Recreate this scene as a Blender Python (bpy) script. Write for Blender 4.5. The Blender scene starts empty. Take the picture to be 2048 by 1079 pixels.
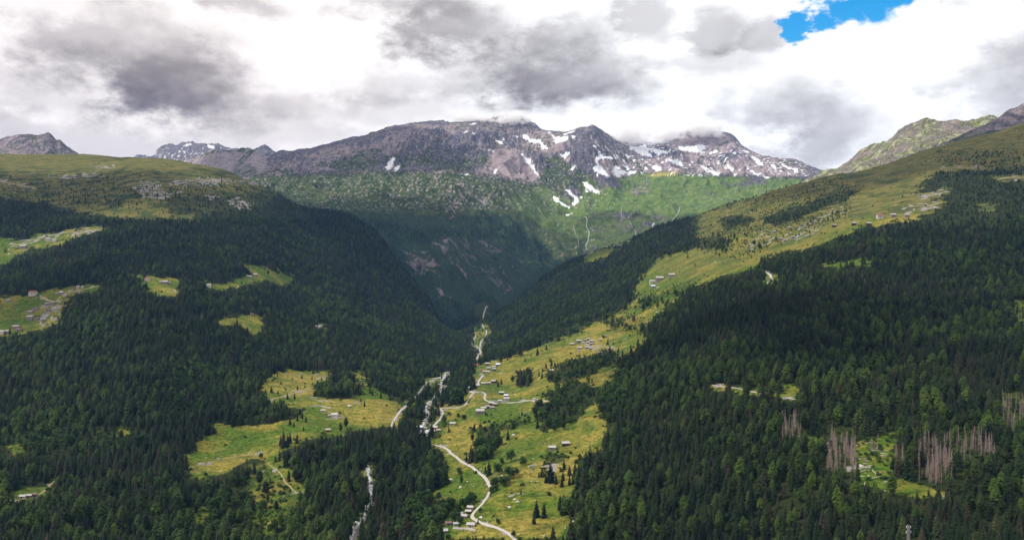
import bpy, bmesh, math, random
import numpy as np
from mathutils import Vector, Matrix, Euler

random.seed(7)
RNG = np.random.default_rng(11)
F, CU, VE = 1704.0, 1024.0, 555.0        # lens constant, image centre column, eye level row (photo pixels)
scn = bpy.context.scene
COL = scn.collection
R = math.radians

# ------------------------------------------------------------------ helpers
def link(o, parent=None):
    COL.objects.link(o)
    if parent is not None:
        o.parent = parent
    return o

def tag(o, label=None, cat=None, group=None, kind=None):
    if label: o['label'] = label
    if cat: o['category'] = cat
    if group: o['group'] = group
    if kind: o['kind'] = kind
    return o

def empty(name, loc, rz=0.0):
    e = bpy.data.objects.new(name, None)
    e.empty_display_size = 0.5
    e.location = loc; e.rotation_euler = (0, 0, rz)
    return link(e)

def mesh_np(name, verts, faces, mat=None, smooth=False):
    me = bpy.data.meshes.new(name)
    verts = np.asarray(verts, dtype=np.float32)
    faces = np.asarray(faces, dtype=np.int32)
    k = faces.shape[1]
    me.vertices.add(len(verts)); me.vertices.foreach_set('co', verts.ravel())
    me.loops.add(faces.size); me.loops.foreach_set('vertex_index', faces.ravel())
    me.polygons.add(len(faces))
    me.polygons.foreach_set('loop_start', np.arange(0, faces.size, k, dtype=np.int32))
    me.polygons.foreach_set('loop_total', np.full(len(faces), k, dtype=np.int32))
    if smooth:
        me.polygons.foreach_set('use_smooth', np.ones(len(faces), dtype=bool))
    me.update(calc_edges=True)
    if mat: me.materials.append(mat)
    return me

def attr(me, name, vals):
    a = me.attributes.new(name, 'FLOAT', 'POINT')
    a.data.foreach_set('value', np.asarray(vals, dtype=np.float32).ravel())

class MB:
    """collects faces of any size and builds ONE mesh object"""
    def __init__(self): self.v = []; self.f = []; self.m = []
    def add(self, vs, fs, mi=0):
        n = len(self.v); self.v += [tuple(p) for p in vs]
        self.f += [tuple(i + n for i in f) for f in fs]; self.m += [mi] * len(fs)
    def box(self, x0, x1, y0, y1, z0, z1, mi=0):
        self.add([(x0,y0,z0),(x1,y0,z0),(x1,y1,z0),(x0,y1,z0),(x0,y0,z1),(x1,y0,z1),(x1,y1,z1),(x0,y1,z1)],
                 [(0,3,2,1),(4,5,6,7),(0,1,5,4),(1,2,6,5),(2,3,7,6),(3,0,4,7)], mi)
    def tube(self, p, q, r0, r1, n=5, mi=0):
        p, q = Vector(p), Vector(q); d = (q - p).normalized()
        a = d.orthogonal().normalized(); b = d.cross(a)
        vs = [p + (a*math.cos(t) + b*math.sin(t))*r0 for t in [2*math.pi*i/n for i in range(n)]]
        vs += [q + (a*math.cos(t) + b*math.sin(t))*r1 for t in [2*math.pi*i/n for i in range(n)]]
        fs = [(i, (i+1) % n, n+(i+1) % n, n+i) for i in range(n)] + [tuple(range(n-1, -1, -1)), tuple(range(n, 2*n))]
        self.add(vs, fs, mi)
    def mesh(self, name, *mats, smooth=False):
        me = bpy.data.meshes.new(name); me.from_pydata(self.v, [], self.f)
        for m in mats: me.materials.append(m)
        if len(mats) > 1: me.polygons.foreach_set('material_index', self.m)
        if smooth: me.polygons.foreach_set('use_smooth', [True]*len(self.f))
        me.update(); return me
    def obj(self, name, parent, *mats, smooth=False):
        return link(bpy.data.objects.new(name, self.mesh(name, *mats, smooth=smooth)), parent)

# ------------------------------------------------------------------ noise
_P = np.random.default_rng(5).permutation(1024)
_G = np.stack([np.cos(np.linspace(0, 2*np.pi, 64, endpoint=False)), np.sin(np.linspace(0, 2*np.pi, 64, endpoint=False))], 1)
def perlin(x, y):
    xi = np.floor(x).astype(np.int64); yi = np.floor(y).astype(np.int64)
    fx = x - xi; fy = y - yi
    def g(ix, iy, dx, dy):
        h = _P[(_P[ix & 1023] + iy) & 1023] & 63
        return _G[h, 0]*dx + _G[h, 1]*dy
    u = fx*fx*fx*(fx*(fx*6-15)+10); v = fy*fy*fy*(fy*(fy*6-15)+10)
    a = g(xi, yi, fx, fy); b = g(xi+1, yi, fx-1, fy)
    c = g(xi, yi+1, fx, fy-1); d = g(xi+1, yi+1, fx-1, fy-1)
    return (a + u*(b-a)) + v*((c + u*(d-c)) - (a + u*(b-a)))
def fbm(x, y, oct=4, seed=0, gain=.5):
    s = 0; a = 1; f = 1
    for i in range(oct):
        s = s + a*perlin(x*f + seed*17.3 + i*5.1, y*f - seed*9.7 + i*3.3); a *= gain; f *= 2.03
    return s*1.4
def ridged(x, y, oct=5, seed=0, gain=.52):
    s = 0; a = 1; f = 1; w = 1; t = 0
    for i in range(oct):
        n = 1 - np.abs(perlin(x*f + seed*13.1 + i*7.7, y*f + seed*4.9 - i*2.2))*2.0
        n = n*n*w; w = np.clip(n*1.6, 0, 1)
        s = s + a*n; t += a; a *= gain; f *= 2.07
    return s/t
def sstep(a, b, x):
    t = np.clip((x-a)/(b-a), 0, 1); return t*t*(3-2*t)

# ------------------------------------------------------------------ monotone cubic interpolation
def pchip(x, y, xq):
    x = np.asarray(x, float); y = np.asarray(y, float)
    h = np.diff(x); dl = np.diff(y)/h
    m = np.zeros_like(y)
    for i in range(1, len(x)-1):
        if dl[i-1]*dl[i] > 0:
            w1 = 2*h[i]+h[i-1]; w2 = h[i]+2*h[i-1]
            m[i] = (w1+w2)/(w1/dl[i-1]+w2/dl[i])
    m[0] = dl[0]; m[-1] = dl[-1]
    k = np.clip(np.searchsorted(x, xq)-1, 0, len(x)-2)
    t = np.clip((xq-x[k])/h[k], 0, 1)
    return (y[k]*(1+2*t)*(1-t)**2 + m[k]*h[k]*t*(1-t)**2 + y[k+1]*t*t*(3-2*t) + m[k+1]*h[k]*t*t*(t-1))

def poly_mask(shape, u0, v0, step, polys, base=0.0, blur=1):
    """polys: list of (value, [(u,v)...]) in photo pixels, later ones win"""
    h, w = shape
    M = np.full((h, w), base, float)
    for val, pts in polys:
        P = np.array(pts, float)
        i0 = max(0, int((P[:,0].min()-u0)/step)-1); i1 = min(w, int((P[:,0].max()-u0)/step)+2)
        j0 = max(0, int((P[:,1].min()-v0)/step)-1); j1 = min(h, int((P[:,1].max()-v0)/step)+2)
        if i1 <= i0 or j1 <= j0: continue
        X, Y = np.meshgrid(u0+step*np.arange(i0, i1), v0+step*np.arange(j0, j1))
        ins = np.zeros(X.shape, bool)
        q = P[-1]
        for p in P:
            c = (p[1] > Y) != (q[1] > Y)
            with np.errstate(divide='ignore', invalid='ignore'):
                ins ^= c & (X < (q[0]-p[0])*(Y-p[1])/(q[1]-p[1]+1e-12)+p[0])
            q = p
        M[j0:j1, i0:i1][ins] = val
    for _ in range(blur):
        M = (M + np.roll(M, 1, 0) + np.roll(M, -1, 0))/3
        M = (M + np.roll(M, 1, 1) + np.roll(M, -1, 1))/3
    return M

class Raster:
    def __init__(s, u0, v0, w, h, step, polys, base=0.0, blur=1):
        s.u0, s.v0, s.step = u0, v0, step
        s.M = poly_mask((h, w), u0, v0, step, polys, base, blur)
    def line(s, pts, rad, val):
        for (a, b) in zip(pts[:-1], pts[1:]):
            n = int(max(abs(b[0]-a[0]), abs(b[1]-a[1]))/s.step)+2
            for t in np.linspace(0, 1, n):
                u = a[0]+(b[0]-a[0])*t; v = a[1]+(b[1]-a[1])*t
                i0 = int((u-rad-s.u0)/s.step); i1 = int((u+rad-s.u0)/s.step)+1
                j0 = int((v-rad-s.v0)/s.step); j1 = int((v+rad-s.v0)/s.step)+1
                if i0 >= 0 and j0 >= 0: s.M[j0:j1, i0:i1] = val
    def __call__(s, u, v):
        h, w = s.M.shape
        x = np.clip((u-s.u0)/s.step, 0, w-1.001); y = np.clip((v-s.v0)/s.step, 0, h-1.001)
        i = x.astype(int); j = y.astype(int); fx = x-i; fy = y-j
        return (s.M[j,i]*(1-fx)+s.M[j,i+1]*fx)*(1-fy)+(s.M[j+1,i]*(1-fx)+s.M[j+1,i+1]*fx)*fy

class Sheet:
    """a height field z(x,y) on a fan-shaped grid: u = bearing column, d = forward distance"""
    def __init__(s, cols, u0, u1, du, d0, d1, nd):
        s.U = np.arange(u0, u1+du*.5, du); s.D = np.geomspace(d0, d1, nd)
        cu = np.array(sorted(cols)); prof = []
        for c in cu:
            vd = cols[c]
            dd = [p[1] for p in vd]; zz = [-(p[0]-VE)/F*p[1] for p in vd]
            if dd[0] > d0*1.01:
                zz = [zz[0]-(dd[0]-d0)*.05] + zz; dd = [d0] + dd
            if dd[-1] < d1*.99:
                e = min(dd[-1]*1.18, (dd[-1]+d1)/2)
                zz += [zz[-1]-(e-dd[-1])*.25, zz[-1]-(e-dd[-1])*.25-(d1-e)*.35]; dd += [e, d1]
            prof.append(pchip(dd, zz, s.D))
        prof = np.array(prof)
        Z = np.empty((len(s.U), nd))
        for j in range(nd):
            Z[:, j] = pchip(cu, prof[:, j], s.U)
        s.Z = Z
        s.UU, s.DD = np.meshgrid(s.U, s.D, indexing='ij')
        s.X = (s.UU-CU)/F*s.DD; s.Y = s.DD
        s.fin()
    def fin(s):
        s.V = VE-s.Z/s.DD*F
        s.Vc = np.minimum.accumulate(s.V, axis=1)
    def _ij(s, u, d):
        i = np.clip((np.asarray(u)-s.U[0])/(s.U[1]-s.U[0]), 0, len(s.U)-1.001)
        j = np.clip(np.log(np.asarray(d)/s.D[0])/math.log(s.D[1]/s.D[0]), 0, len(s.D)-1.001)
        return i, j
    def get(s, A, u, d):
        i, j = s._ij(u, d); a = i.astype(int); b = j.astype(int); fi = i-a; fj = j-b
        return (A[a,b]*(1-fi)+A[a+1,b]*fi)*(1-fj)+(A[a,b+1]*(1-fi)+A[a+1,b+1]*fi)*fj
    def z(s, x, y):
        y = np.asarray(y, float); x = np.asarray(x, float)
        return s.get(s.Z, x/y*F+CU, y)
    def hit(s, u, v):
        i = int(round(float(np.clip((u-s.U[0])/(s.U[1]-s.U[0]), 0, len(s.U)-1))))
        c = s.Vc[i]; k = int(np.argmax(c <= v)) if (c <= v).any() else int(np.argmin(c))
        d = s.D[k]
        if k > 0 and s.V[i,k] != s.V[i,k-1]:
            t = min(max((s.V[i,k-1]-v)/(s.V[i,k-1]-s.V[i,k]+1e-9), 0), 1); d = s.D[k-1]+(s.D[k]-s.D[k-1])*t
        x = (u-CU)/F*d
        return Vector((x, d, float(s.z(x, d))))
    def mesh(s, name, mat):
        nu, nd = s.Z.shape
        v = np.stack([s.X, s.Y, s.Z], -1).reshape(-1, 3)
        k = (np.arange(nu-1)[:, None]*nd+np.arange(nd-1)[None, :]).ravel()
        f = np.stack([k, k+nd, k+nd+1, k+1], 1)
        return mesh_np(name, v, f, mat, True)

# ------------------------------------------------------------------ shader helpers
class NT:
    def __init__(s, nt): s.nt = nt; nt.nodes.clear()
    def n(s, t, **kw):
        nd = s.nt.nodes.new(t)
        for k, v in kw.items():
            if hasattr(nd, k): setattr(nd, k, v)
        return nd
    def set(s, sock, v):
        if hasattr(v, 'is_linked') or isinstance(v, bpy.types.NodeSocket): s.nt.links.new(v, sock)
        else: sock.default_value = v
    def math(s, op, a, b=0.0, c=0.0, clamp=False):
        nd = s.n('ShaderNodeMath', operation=op, use_clamp=clamp)
        s.set(nd.inputs[0], a); s.set(nd.inputs[1], b); s.set(nd.inputs[2], c); return nd.outputs[0]
    def vmath(s, op, a, b=(0,0,0)):
        nd = s.n('ShaderNodeVectorMath', operation=op); s.set(nd.inputs[0], a); s.set(nd.inputs[1], b)
        return nd.outputs['Value'] if op in ('LENGTH', 'DOT_PRODUCT', 'DISTANCE') else nd.outputs[0]
    def mix(s, f, a, b):
        nd = s.n('ShaderNodeMix', data_type='RGBA'); s.set(nd.inputs[0], f)
        for i, x in ((6, a), (7, b)):
            s.set(nd.inputs[i], tuple(x)+(1,) if isinstance(x, tuple) and len(x) == 3 else x)
        return nd.outputs[2]
    def noise(s, vec, scale, detail=4, rough=.55):
        nd = s.n('ShaderNodeTexNoise'); s.set(nd.inputs['Vector'], vec); nd.inputs['Scale'].default_value = scale
        nd.inputs['Detail'].default_value = detail; nd.inputs['Roughness'].default_value = rough; return nd.outputs['Fac']
    def smap(s, x, a, b, lo=0.0, hi=1.0):
        nd = s.n('ShaderNodeMapRange', interpolation_type='SMOOTHSTEP'); s.set(nd.inputs[0], x)
        for i, q in ((1, a), (2, b), (3, lo), (4, hi)): nd.inputs[i].default_value = q
        return nd.outputs[0]
    def attr(s, name):
        nd = s.n('ShaderNodeAttribute', attribute_name=name); return nd.outputs['Fac']
    def ramp(s, f, stops):
        nd = s.n('ShaderNodeValToRGB'); s.set(nd.inputs[0], f); e = nd.color_ramp.elements
        while len(e) < len(stops): e.new(.5)
        for q, (p, c) in zip(e, stops): q.position = p; q.color = tuple(c)+(1,)
        return nd.outputs[0]
    def out(s, col, rough=.9, bump=None, bstr=.4, bdist=1.0, spec=.2):
        b = s.n('ShaderNodeBsdfPrincipled'); s.set(b.inputs['Base Color'], col if not isinstance(col, tuple) else tuple(col)+(1,))
        s.set(b.inputs['Roughness'], rough); b.inputs['Specular IOR Level'].default_value = spec
        if bump is not None:
            bn = s.n('ShaderNodeBump'); bn.inputs['Strength'].default_value = bstr; bn.inputs['Distance'].default_value = bdist
            s.set(bn.inputs['Height'], bump); s.nt.links.new(bn.outputs[0], b.inputs['Normal'])
        o = s.n('ShaderNodeOutputMaterial'); s.nt.links.new(b.outputs[0], o.inputs['Surface'])
def newmat(name):
    m = bpy.data.materials.new(name); m.use_nodes = True; return m, NT(m.node_tree)
def plain(name, col, rough=.85, var=.25, scale=1.5, spec=.2):
    m, t = newmat(name)
    p = t.n('ShaderNodeNewGeometry').outputs['Position']
    n = t.noise(p, scale, 4)
    t.out(t.mix(n, tuple(c*(1-var) for c in col), tuple(min(1, c*(1+var)) for c in col)), rough, spec=spec)
    return m
# ================================================================== TERRAIN
# each control column: list of (photo row, forward distance in m) from the valley up to the ridge
L0 = [(1079,800),(900,1150),(760,1450),(680,1700),(590,2000),(530,2330),(470,2600),(400,3000),(350,3500),(311,4300)]
COLS_A = {
 -900: L0, -320: L0, 0: L0,
 150: [(1079,820),(900,1150),(760,1450),(650,1750),(575,2000),(520,2300),(440,2700),(400,3000),(350,3500),(313,4300)],
 300: [(1079,850),(900,1100),(760,1400),(650,1700),(570,1950),(500,2300),(430,2750),(385,3000),(350,3300),(323,4100)],
 450: [(1079,850),(920,1100),(840,1250),(760,1500),(650,1800),(570,2150),(500,2500),(430,2900),(395,3150),(355,3500),(346,3900)],
 520: [(1079,840),(930,1080),(860,1200),(800,1350),(760,1500),(650,1900),(550,2400),(440,3000),(395,3350),(370,3700)],
 600: [(1079,820),(940,1020),(870,1160),(800,1380),(750,1600),(650,2100),(550,2700),(450,3300),(415,3800)],
 680: [(1079,800),(960,980),(860,1200),(800,1400),(750,1620),(650,2200),(540,2900),(450,3550),(425,3900)],
 740: [(1079,830),(1000,930),(940,1000),(870,1170),(800,1420),(740,1750),(650,2450),(540,3150),(455,3800)],
 800: [(1079,820),(960,1000),(870,1200),(800,1480),(740,1850),(650,2600),(560,3300),(530,3600)],
 860: [(1079,790),(960,980),(870,1230),(800,1550),(750,1900),(700,2350),(650,2900),(605,3500)],
 920: [(1079,770),(960,950),(860,1250),(800,1480),(745,1850),(710,2250),(690,2600),(670,3100)],
 950: [(1079,760),(960,930),(860,1200),(800,1420),(740,1750),(712,2150),(690,2500),(660,3000),(630,3600),(610,4000)],
 970: [(1079,755),(960,920),(860,1180),(800,1420),(740,1720),(715,2050),(690,2500),(660,3000),(630,3600),(602,4200)],
 1000:[(1079,750),(960,900),(880,1100),(800,1420),(745,1700),(712,1950),(700,2300),(660,2900),(625,3500)],
 1100:[(1079,740),(960,880),(880,1040),(800,1300),(745,1550),(690,1900),(640,2500),(590,3100),(548,3700)],
 1170:[(1079,730),(960,860),(880,1000),(800,1200),(740,1450),(690,1800),(650,2150),(600,2600),(530,3400),(512,3700)],
 1240:[(1079,720),(960,830),(860,980),(760,1250),(690,1650),(620,2150),(560,2700),(500,3400),(488,3600)],
 1320:[(1079,690),(960,800),(860,940),(760,1150),(660,1550),(610,1850),(570,2100),(510,2700),(470,3100),(455,3400)],
 1450:[(1079,660),(960,750),(860,880),(760,1050),(660,1330),(560,1780),(490,2300),(440,2800),(415,3200)],
 1600:[(1079,630),(960,720),(860,840),(760,1000),(660,1230),(560,1600),(500,1900),(440,2300),(390,2750),(370,3050)],
 1750:[(1079,610),(960,700),(860,810),(760,970),(660,1180),(560,1480),(480,1800),(440,2000),(390,2400),(345,2850),(335,3000)],
 1900:[(1079,600),(960,690),(860,800),(760,950),(660,1150),(560,1430),(460,1800),(410,2050),(350,2450),(300,2900),(290,3050)],
 2048:[(1079,600),(960,690),(860,790),(760,940),(660,1130),(560,1400),(460,1760),(400,2050),(340,2450),(280,2900),(254,3150)],
 2360:[(1079,600),(960,690),(860,790),(760,940),(660,1130),(560,1400),(460,1760),(400,2050),(320,2450),(230,2900),(190,3300)],
 2900: [(1079,600),(960,690),(860,790),(760,940),(660,1130),(560,1400),(460,1760),(400,2050),(320,2450),(230,2900),(190,3300)],
}
A = Sheet(COLS_A, -780, 2840, 3.0, 180, 6800, 780)
amp = sstep(300, 1200, A.D)[None, :]
x, y = A.X, A.Y
A.Z += amp*(fbm(x/420, y/420, 3, 1)*9 + fbm(x/90, y/90, 3, 2)*2.6 + fbm(x/23, y/23, 3, 3)*.55)
# rounded swells on the high plateau, terraces on the open right-hand slope
A.Z += sstep(2900, 3600, A.D)[None, :]*sstep(650, 450, A.UU)*(fbm(x/300, y/150, 4, 4)*9)
A.Z += sstep(1500, 1250, A.UU)*sstep(900, 1050, A.UU)*ridged(x/85, y/60, 4, 9)*3.4
A.Z += sstep(2000, 2500, A.D)[None, :]*sstep(1350, 1500, A.UU)*ridged(x/190, y/190, 4, 14)*9
A.fin()

COLS_B = {
 180: [(700,3500),(470,4600),(430,6000),(425,8000)],
 420: [(700,3500),(470,4300),(420,5500),(400,8000)],
 500: [(700,3500),(430,4300),(375,5200),(355,6500),(342,7500)],
 560: [(700,3500),(440,4300),(385,5000),(352,6200),(340,6600),(309,8000)],
 650: [(720,3500),(430,4500),(395,5000),(350,6200),(343,6500),(294,8000)],
 700: [(720,3550),(480,4350),(435,4600),(398,5050),(360,5800),(345,6300),(339,6550),(281,8150)],
 760: [(720,3600),(560,4100),(440,4700),(400,5100),(372,5500),(347,6200),(340,6500),(265,8300)],
 820: [(720,3700),(600,4100),(490,4500),(445,4750),(403,5150),(368,5600),(345,6200),(338,6550),(253,8400)],
 880: [(720,3800),(640,4100),(540,4400),(450,4800),(405,5200),(365,5700),(343,6200),(335,6600),(290,7500),(243,8500)],
 960: [(720,4000),(630,4300),(540,4700),(455,5200),(410,5600),(380,5900),(350,6400),(340,6700),(290,7700),(238,8900)],
 1040:[(700,4200),(600,4600),(540,5000),(470,5500),(420,5900),(390,6200),(360,6700),(330,7200),(280,8100),(232,9000)],
 1100:[(650,4500),(560,5000),(500,5500),(440,6100),(400,6500),(345,7000),(300,7700),(262,8600)],
 1180:[(650,5000),(500,5600),(445,6000),(425,6400),(400,6600),(345,7000),(300,7500),(251,8300)],
 1215:[(650,5000),(500,5600),(440,6100),(420,6400),(400,6600),(350,7050),(310,7700),(268,8500)],
 1260:[(650,5000),(500,5600),(420,6300),(400,6600),(360,7200),(340,7600),(310,8200),(280,8900)],
 1310:[(650,5000),(500,5600),(420,6300),(390,6600),(352,7200),(342,7700),(305,8400),(290,9000)],
 1340:[(650,5000),(500,5500),(415,6200),(390,6600),(350,7200),(343,7800),(300,8600),(272,9200)],
 1390:[(650,5000),(500,5500),(415,6200),(390,6600),(350,7200),(340,7850),(300,8600),(260,9200)],
 1460:[(650,5000),(500,5400),(420,5900),(390,6500),(350,7300),(335,7900),(300,8500),(269,9200)],
 1490:[(640,5000),(500,5400),(420,5800),(390,6400),(352,7250),(338,7850),(310,8500),(296,9000)],
 1545:[(600,5000),(420,5600),(390,6200),(355,7200),(340,7800),(313,8800)],
 1590:[(600,5000),(420,5500),(385,6100),(357,7100),(345,7800),(317,8700)],
 1640:[(600,5000),(420,5400),(380,6000),(362,7000),(346,8500)],
 1800:[(600,5000),(430,5400),(400,6000),(380,8000)],
}
B = Sheet(COLS_B, 180, 1800, 1.5, 3400, 10500, 620)
x, y = B.X, B.Y
wall = sstep(3600, 4300, B.D)[None, :]*sstep(6100, 5300, B.D)[None, :]
mnt = sstep(6300, 7300, B.D)[None, :]*np.ones_like(B.UU)
mid = sstep(4800, 5400, B.D)[None, :]*sstep(7600, 6800, B.D)[None, :]
vpre = VE-B.Z/B.D*F; ksky = .30+.70*sstep(2, 55, vpre-vpre.min(axis=1)[:, None])
gul = ridged(x/700 + fbm(x/500, y/500, 3, 6)*.35, y/1500, 5, 21)
B.Z += mnt*ksky*((gul-.45)*150 + fbm(x/130, y/130, 5, 22)*15 + (ridged(x/170+fbm(x/300,y/300,3,30)*.4, y/420, 5, 23)-.4)*52)
B.Z += wall*((ridged(x/330 + y/900, y/800, 4, 24)-.45)*70 + fbm(x/90, y/90, 3, 25)*5)
B.Z += mid*((ridged(x/420, y/330, 5, 26)-.4)*42 + fbm(x/90, y/90, 3, 27)*6 + (ridged(x/190 + fbm(x/400, y/400, 3, 28)*.5, y/620, 4, 29)-.45)*46)
B.fin()

# ---------------------------------------------------------------- land cover on the valley sheet (1 = forest)
MEADOW = [
 (0, [(-320,100),(-320,350),(0,352),(60,364),(200,352),(300,347),(420,354),(520,374),(580,388),(600,150)]),
 (.22, [(-320,350),(-320,397),(0,398),(110,410),(250,433),(340,438),(440,425),(520,402),(570,390),(520,374),(420,354),(300,347),(200,352),(60,364),(0,352)]),
 (.0, [(230,352),(330,350),(400,354),(420,362),(330,372),(240,372)]),
 (.45, [(330,395),(440,388),(520,385),(560,395),(520,415),(440,428),(340,432)]),
 (.03, [(90,405),(180,410),(260,424),(400,430),(395,440),(260,439),(180,427),(110,416)]),
 (0, [(-320,478),(0,477),(60,476),(130,464),(212,452),(214,459),(150,474),(122,492),(60,500),(30,518),(0,530),(-320,535)]),
 (0, [(-320,590),(0,592),(60,588),(120,573),(202,568),(198,580),(150,592),(130,605),(120,640),(100,655),(60,664),(0,674),(-320,690)]),
 (0, [(285,553),(300,550),(330,556),(362,560),(364,585),(345,593),(310,587),(285,572)]),
 (0, [(250,545),(285,548),(285,556),(250,552)]),
 (0, [(385,573),(410,563),(455,567),(500,547),(486,530),(520,528),(560,543),(592,552),(587,565),(555,571),(540,562),(510,566),(470,579),(430,581)]),
 (0, [(433,638),(500,628),(527,632),(525,660),(515,673),(500,668),(480,650),(440,648)]),
 (0, [(513,775),(540,748),(570,738),(662,742),(660,758),(625,772),(632,790),(680,798),(720,788),(735,765),(760,785),(800,795),(810,818),(788,850),(740,856),(700,862),(690,870),(640,872),(602,878),(598,892),(572,902),(573,930),(600,960),(612,985),(600,1012),(570,1000),(555,960),(540,930),(500,915),(470,942),(430,952),(383,957),(362,925),(398,885),(420,868),(438,840),(470,850),(530,847),(590,835),(602,820),(540,798)]),
 (.06, [(700,738),(718,742),(760,785),(745,792),(712,768)]),
 (.35, [(495,930),(560,930),(600,985),(575,1079),(520,1079),(480,1010)]),
 (.3, [(365,1010),(420,1000),(425,1035),(400,1079),(350,1079)]),
 (.55, [(420,960),(560,1000),(560,1079),(420,1079)]),
 (.25, [(510,960),(550,950),(572,1000),(560,1060),(530,1079),(505,1040)]),
 (0, [(12,985),(60,973),(100,963),(118,948),(122,955),(88,992),(60,1002),(20,1005)]),
 (.55, [(0,870),(150,850),(240,870),(250,900),(150,920),(0,930)]),
 (.25, [(228,842),(252,842),(258,870),(236,880)]), (.2, [(20,890),(60,885),(60,905),(20,915)]),
 (.3, [(630,648),(655,646),(655,662),(632,664)]),
 (.4, [(820,800),(860,765),(880,742),(900,742),(905,760),(890,790),(866,812),(858,850),(880,812),(905,812),(922,840),(905,852),(880,862),(870,885),(832,868),(843,830),(800,845),(790,840)]),
 (.75, [(800,800),(845,770),(862,776),(850,820),(838,850),(805,850),(790,835)]),
 (.4, [(938,692),(950,650),(963,625),(975,620),(988,655),(975,690),(966,716),(950,714)]), (0, [(950,690),(958,665),(975,655),(985,662),(972,688),(960,702)]),
 # the open slope on the right
 (0, [(845,1079),(890,1045),(897,1000),(860,1003),(893,960),(890,930),(884,905),(866,888),(880,862),(905,845),(895,832),(900,812),(925,788),(945,770),(936,745),(960,726),(985,722),(1040,707),(1100,682),(1150,667),(1190,642),(1240,622),(1268,600),(1268,575),(1290,545),(1306,520),(1340,507),(1400,492),(1432,475),(1425,462),(1395,460),(1400,446),(1390,430),(1480,400),(1600,360),(1700,320),(1850,270),(2048,220),(2360,150),(2360,330),(2048,335),(1950,325),(1880,345),(1850,365),(1830,390),(1870,385),(1880,405),(1812,415),(1850,435),(1840,442),(1780,446),(1720,457),(1640,492),(1560,507),(1525,517),(1520,532),(1480,547),(1420,562),(1380,582),(1340,612),(1312,632),(1292,652),(1292,680),(1272,702),(1228,722),(1242,742),(1205,772),(1185,802),(1205,832),(1218,870),(1212,900),(1185,922),(1192,960),(1180,987),(1160,1002),(1142,1042),(1128,1079)]),
 (0, [(1168,527),(1165,512),(1180,502),(1275,475),(1268,482),(1232,500),(1192,524)]),
 (.10, [(1390,445),(1480,412),(1600,372),(1700,345),(1700,430),(1600,470),(1480,520),(1400,500)]),
 (.85, [(1515,440),(1560,425),(1600,410),(1650,400),(1640,420),(1600,437),(1550,452)]),
 (.8, [(1440,438),(1470,430),(1510,437),(1500,450),(1450,455)]), (.7, [(1575,425),(1640,395),(1720,380),(1700,395),(1640,420)]),
 (.5, [(1395,480),(1440,470),(1470,482),(1440,500),(1400,500)]),
 (.6, [(1660,395),(1690,385),(1720,372),(1700,395),(1670,410)]),
 (.35, [(1280,590),(1330,580),(1400,555),(1380,580),(1320,610),(1280,625)]),
 (.3, [(1200,640),(1260,625),(1300,640),(1290,660),(1230,670)]),
 (.55, [(1050,660),(1180,635),(1200,640),(1150,662),(1090,690),(1040,705),(1010,712)]),
 (.55, [(1090,748),(1130,720),(1200,702),(1232,690),(1235,720),(1190,748),(1120,768)]),
 (.6, [(1070,800),(1100,778),(1150,765),(1200,770),(1182,808),(1150,842),(1110,850),(1085,870),(1075,840)]),
 (.7, [(1030,772),(1035,742),(1062,735),(1065,768)]),
 (.85, [(944,925),(952,888),(985,868),(1002,880),(985,907),(960,927)]),
 (.9, [(889,812),(879,780),(905,768),(928,790),(922,814)]), (.9, [(890,770),(930,720),(955,730),(940,760),(905,780)]),
 (.5, [(960,880),(940,860),(975,850),(1060,835),(1060,848),(1000,860)]),
 (.45, [(1100,905),(1130,905),(1110,960),(1085,940)]),
 (.6, [(1150,915),(1200,900),(1200,985),(1150,985)]),
 # tree clumps and forest edge high on the right, with their clearings
 (.8, [(1830,390),(1850,362),(1880,343),(1950,325),(2048,335),(2360,330),(2360,470),(2048,470),(1940,470),(1850,460),(1810,452),(1840,442),(1870,435),(1830,425),(1880,405)]),
 (.0, [(1830,388),(1870,383),(1885,372),(1905,380),(1885,392),(1850,400),(1835,402)]), (0, [(1980,352),(2048,346),(2360,340),(2360,362),(2048,362),(1990,362)]),
 (0, [(1805,415),(1850,408),(1890,402),(1880,418),(1850,430),(1800,440)]), (.25, [(1870,300),(2048,300),(2048,340),(1890,345)]),
 (0, [(1960,410),(1995,402),(1985,425),(1955,425)]),
 # openings in the big right-hand forest
 (0, [(1524,546),(1545,546),(1562,560),(1540,574),(1528,567)]), (0, [(1640,523),(1775,518),(1772,528),(1640,538)]),
 (0, [(1422,766),(1500,776),(1600,790),(1602,802),(1500,790),(1424,779)]), (0, [(1560,765),(1598,770),(1600,790),(1565,785)]),
 (.05, [(1708,885),(1735,875),(1795,862),(1790,900),(1782,950),(1745,972),(1708,968),(1704,920)]),
 (.0, [(1750,965),(1800,955),(1850,972),(1890,983),(1890,1000),(1850,994),(1800,988),(1760,982)]),
 (.5, [(1840,880),(1935,860),(1990,870),(1990,930),(1900,955),(1845,960)]),
 (.5, [(1650,860),(1710,850),(1712,945),(1660,950)]), (.4, [(1560,840),(1605,835),(1600,885),(1570,885)]),
 (.4, [(2005,780),(2070,775),(2075,870),(2015,865)]), (.2, [(2025,605),(2075,600),(2080,640),(2030,645)]),
 (0, [(1610,870),(1640,880),(1640,905),(1612,900)]), (0, [(1745,1055),(1775,1060),(1770,1079),(1740,1075)]),
]
FOR = Raster(-330, 100, 1350, 495, 2.0, MEADOW, 1.0, 1)
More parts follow.
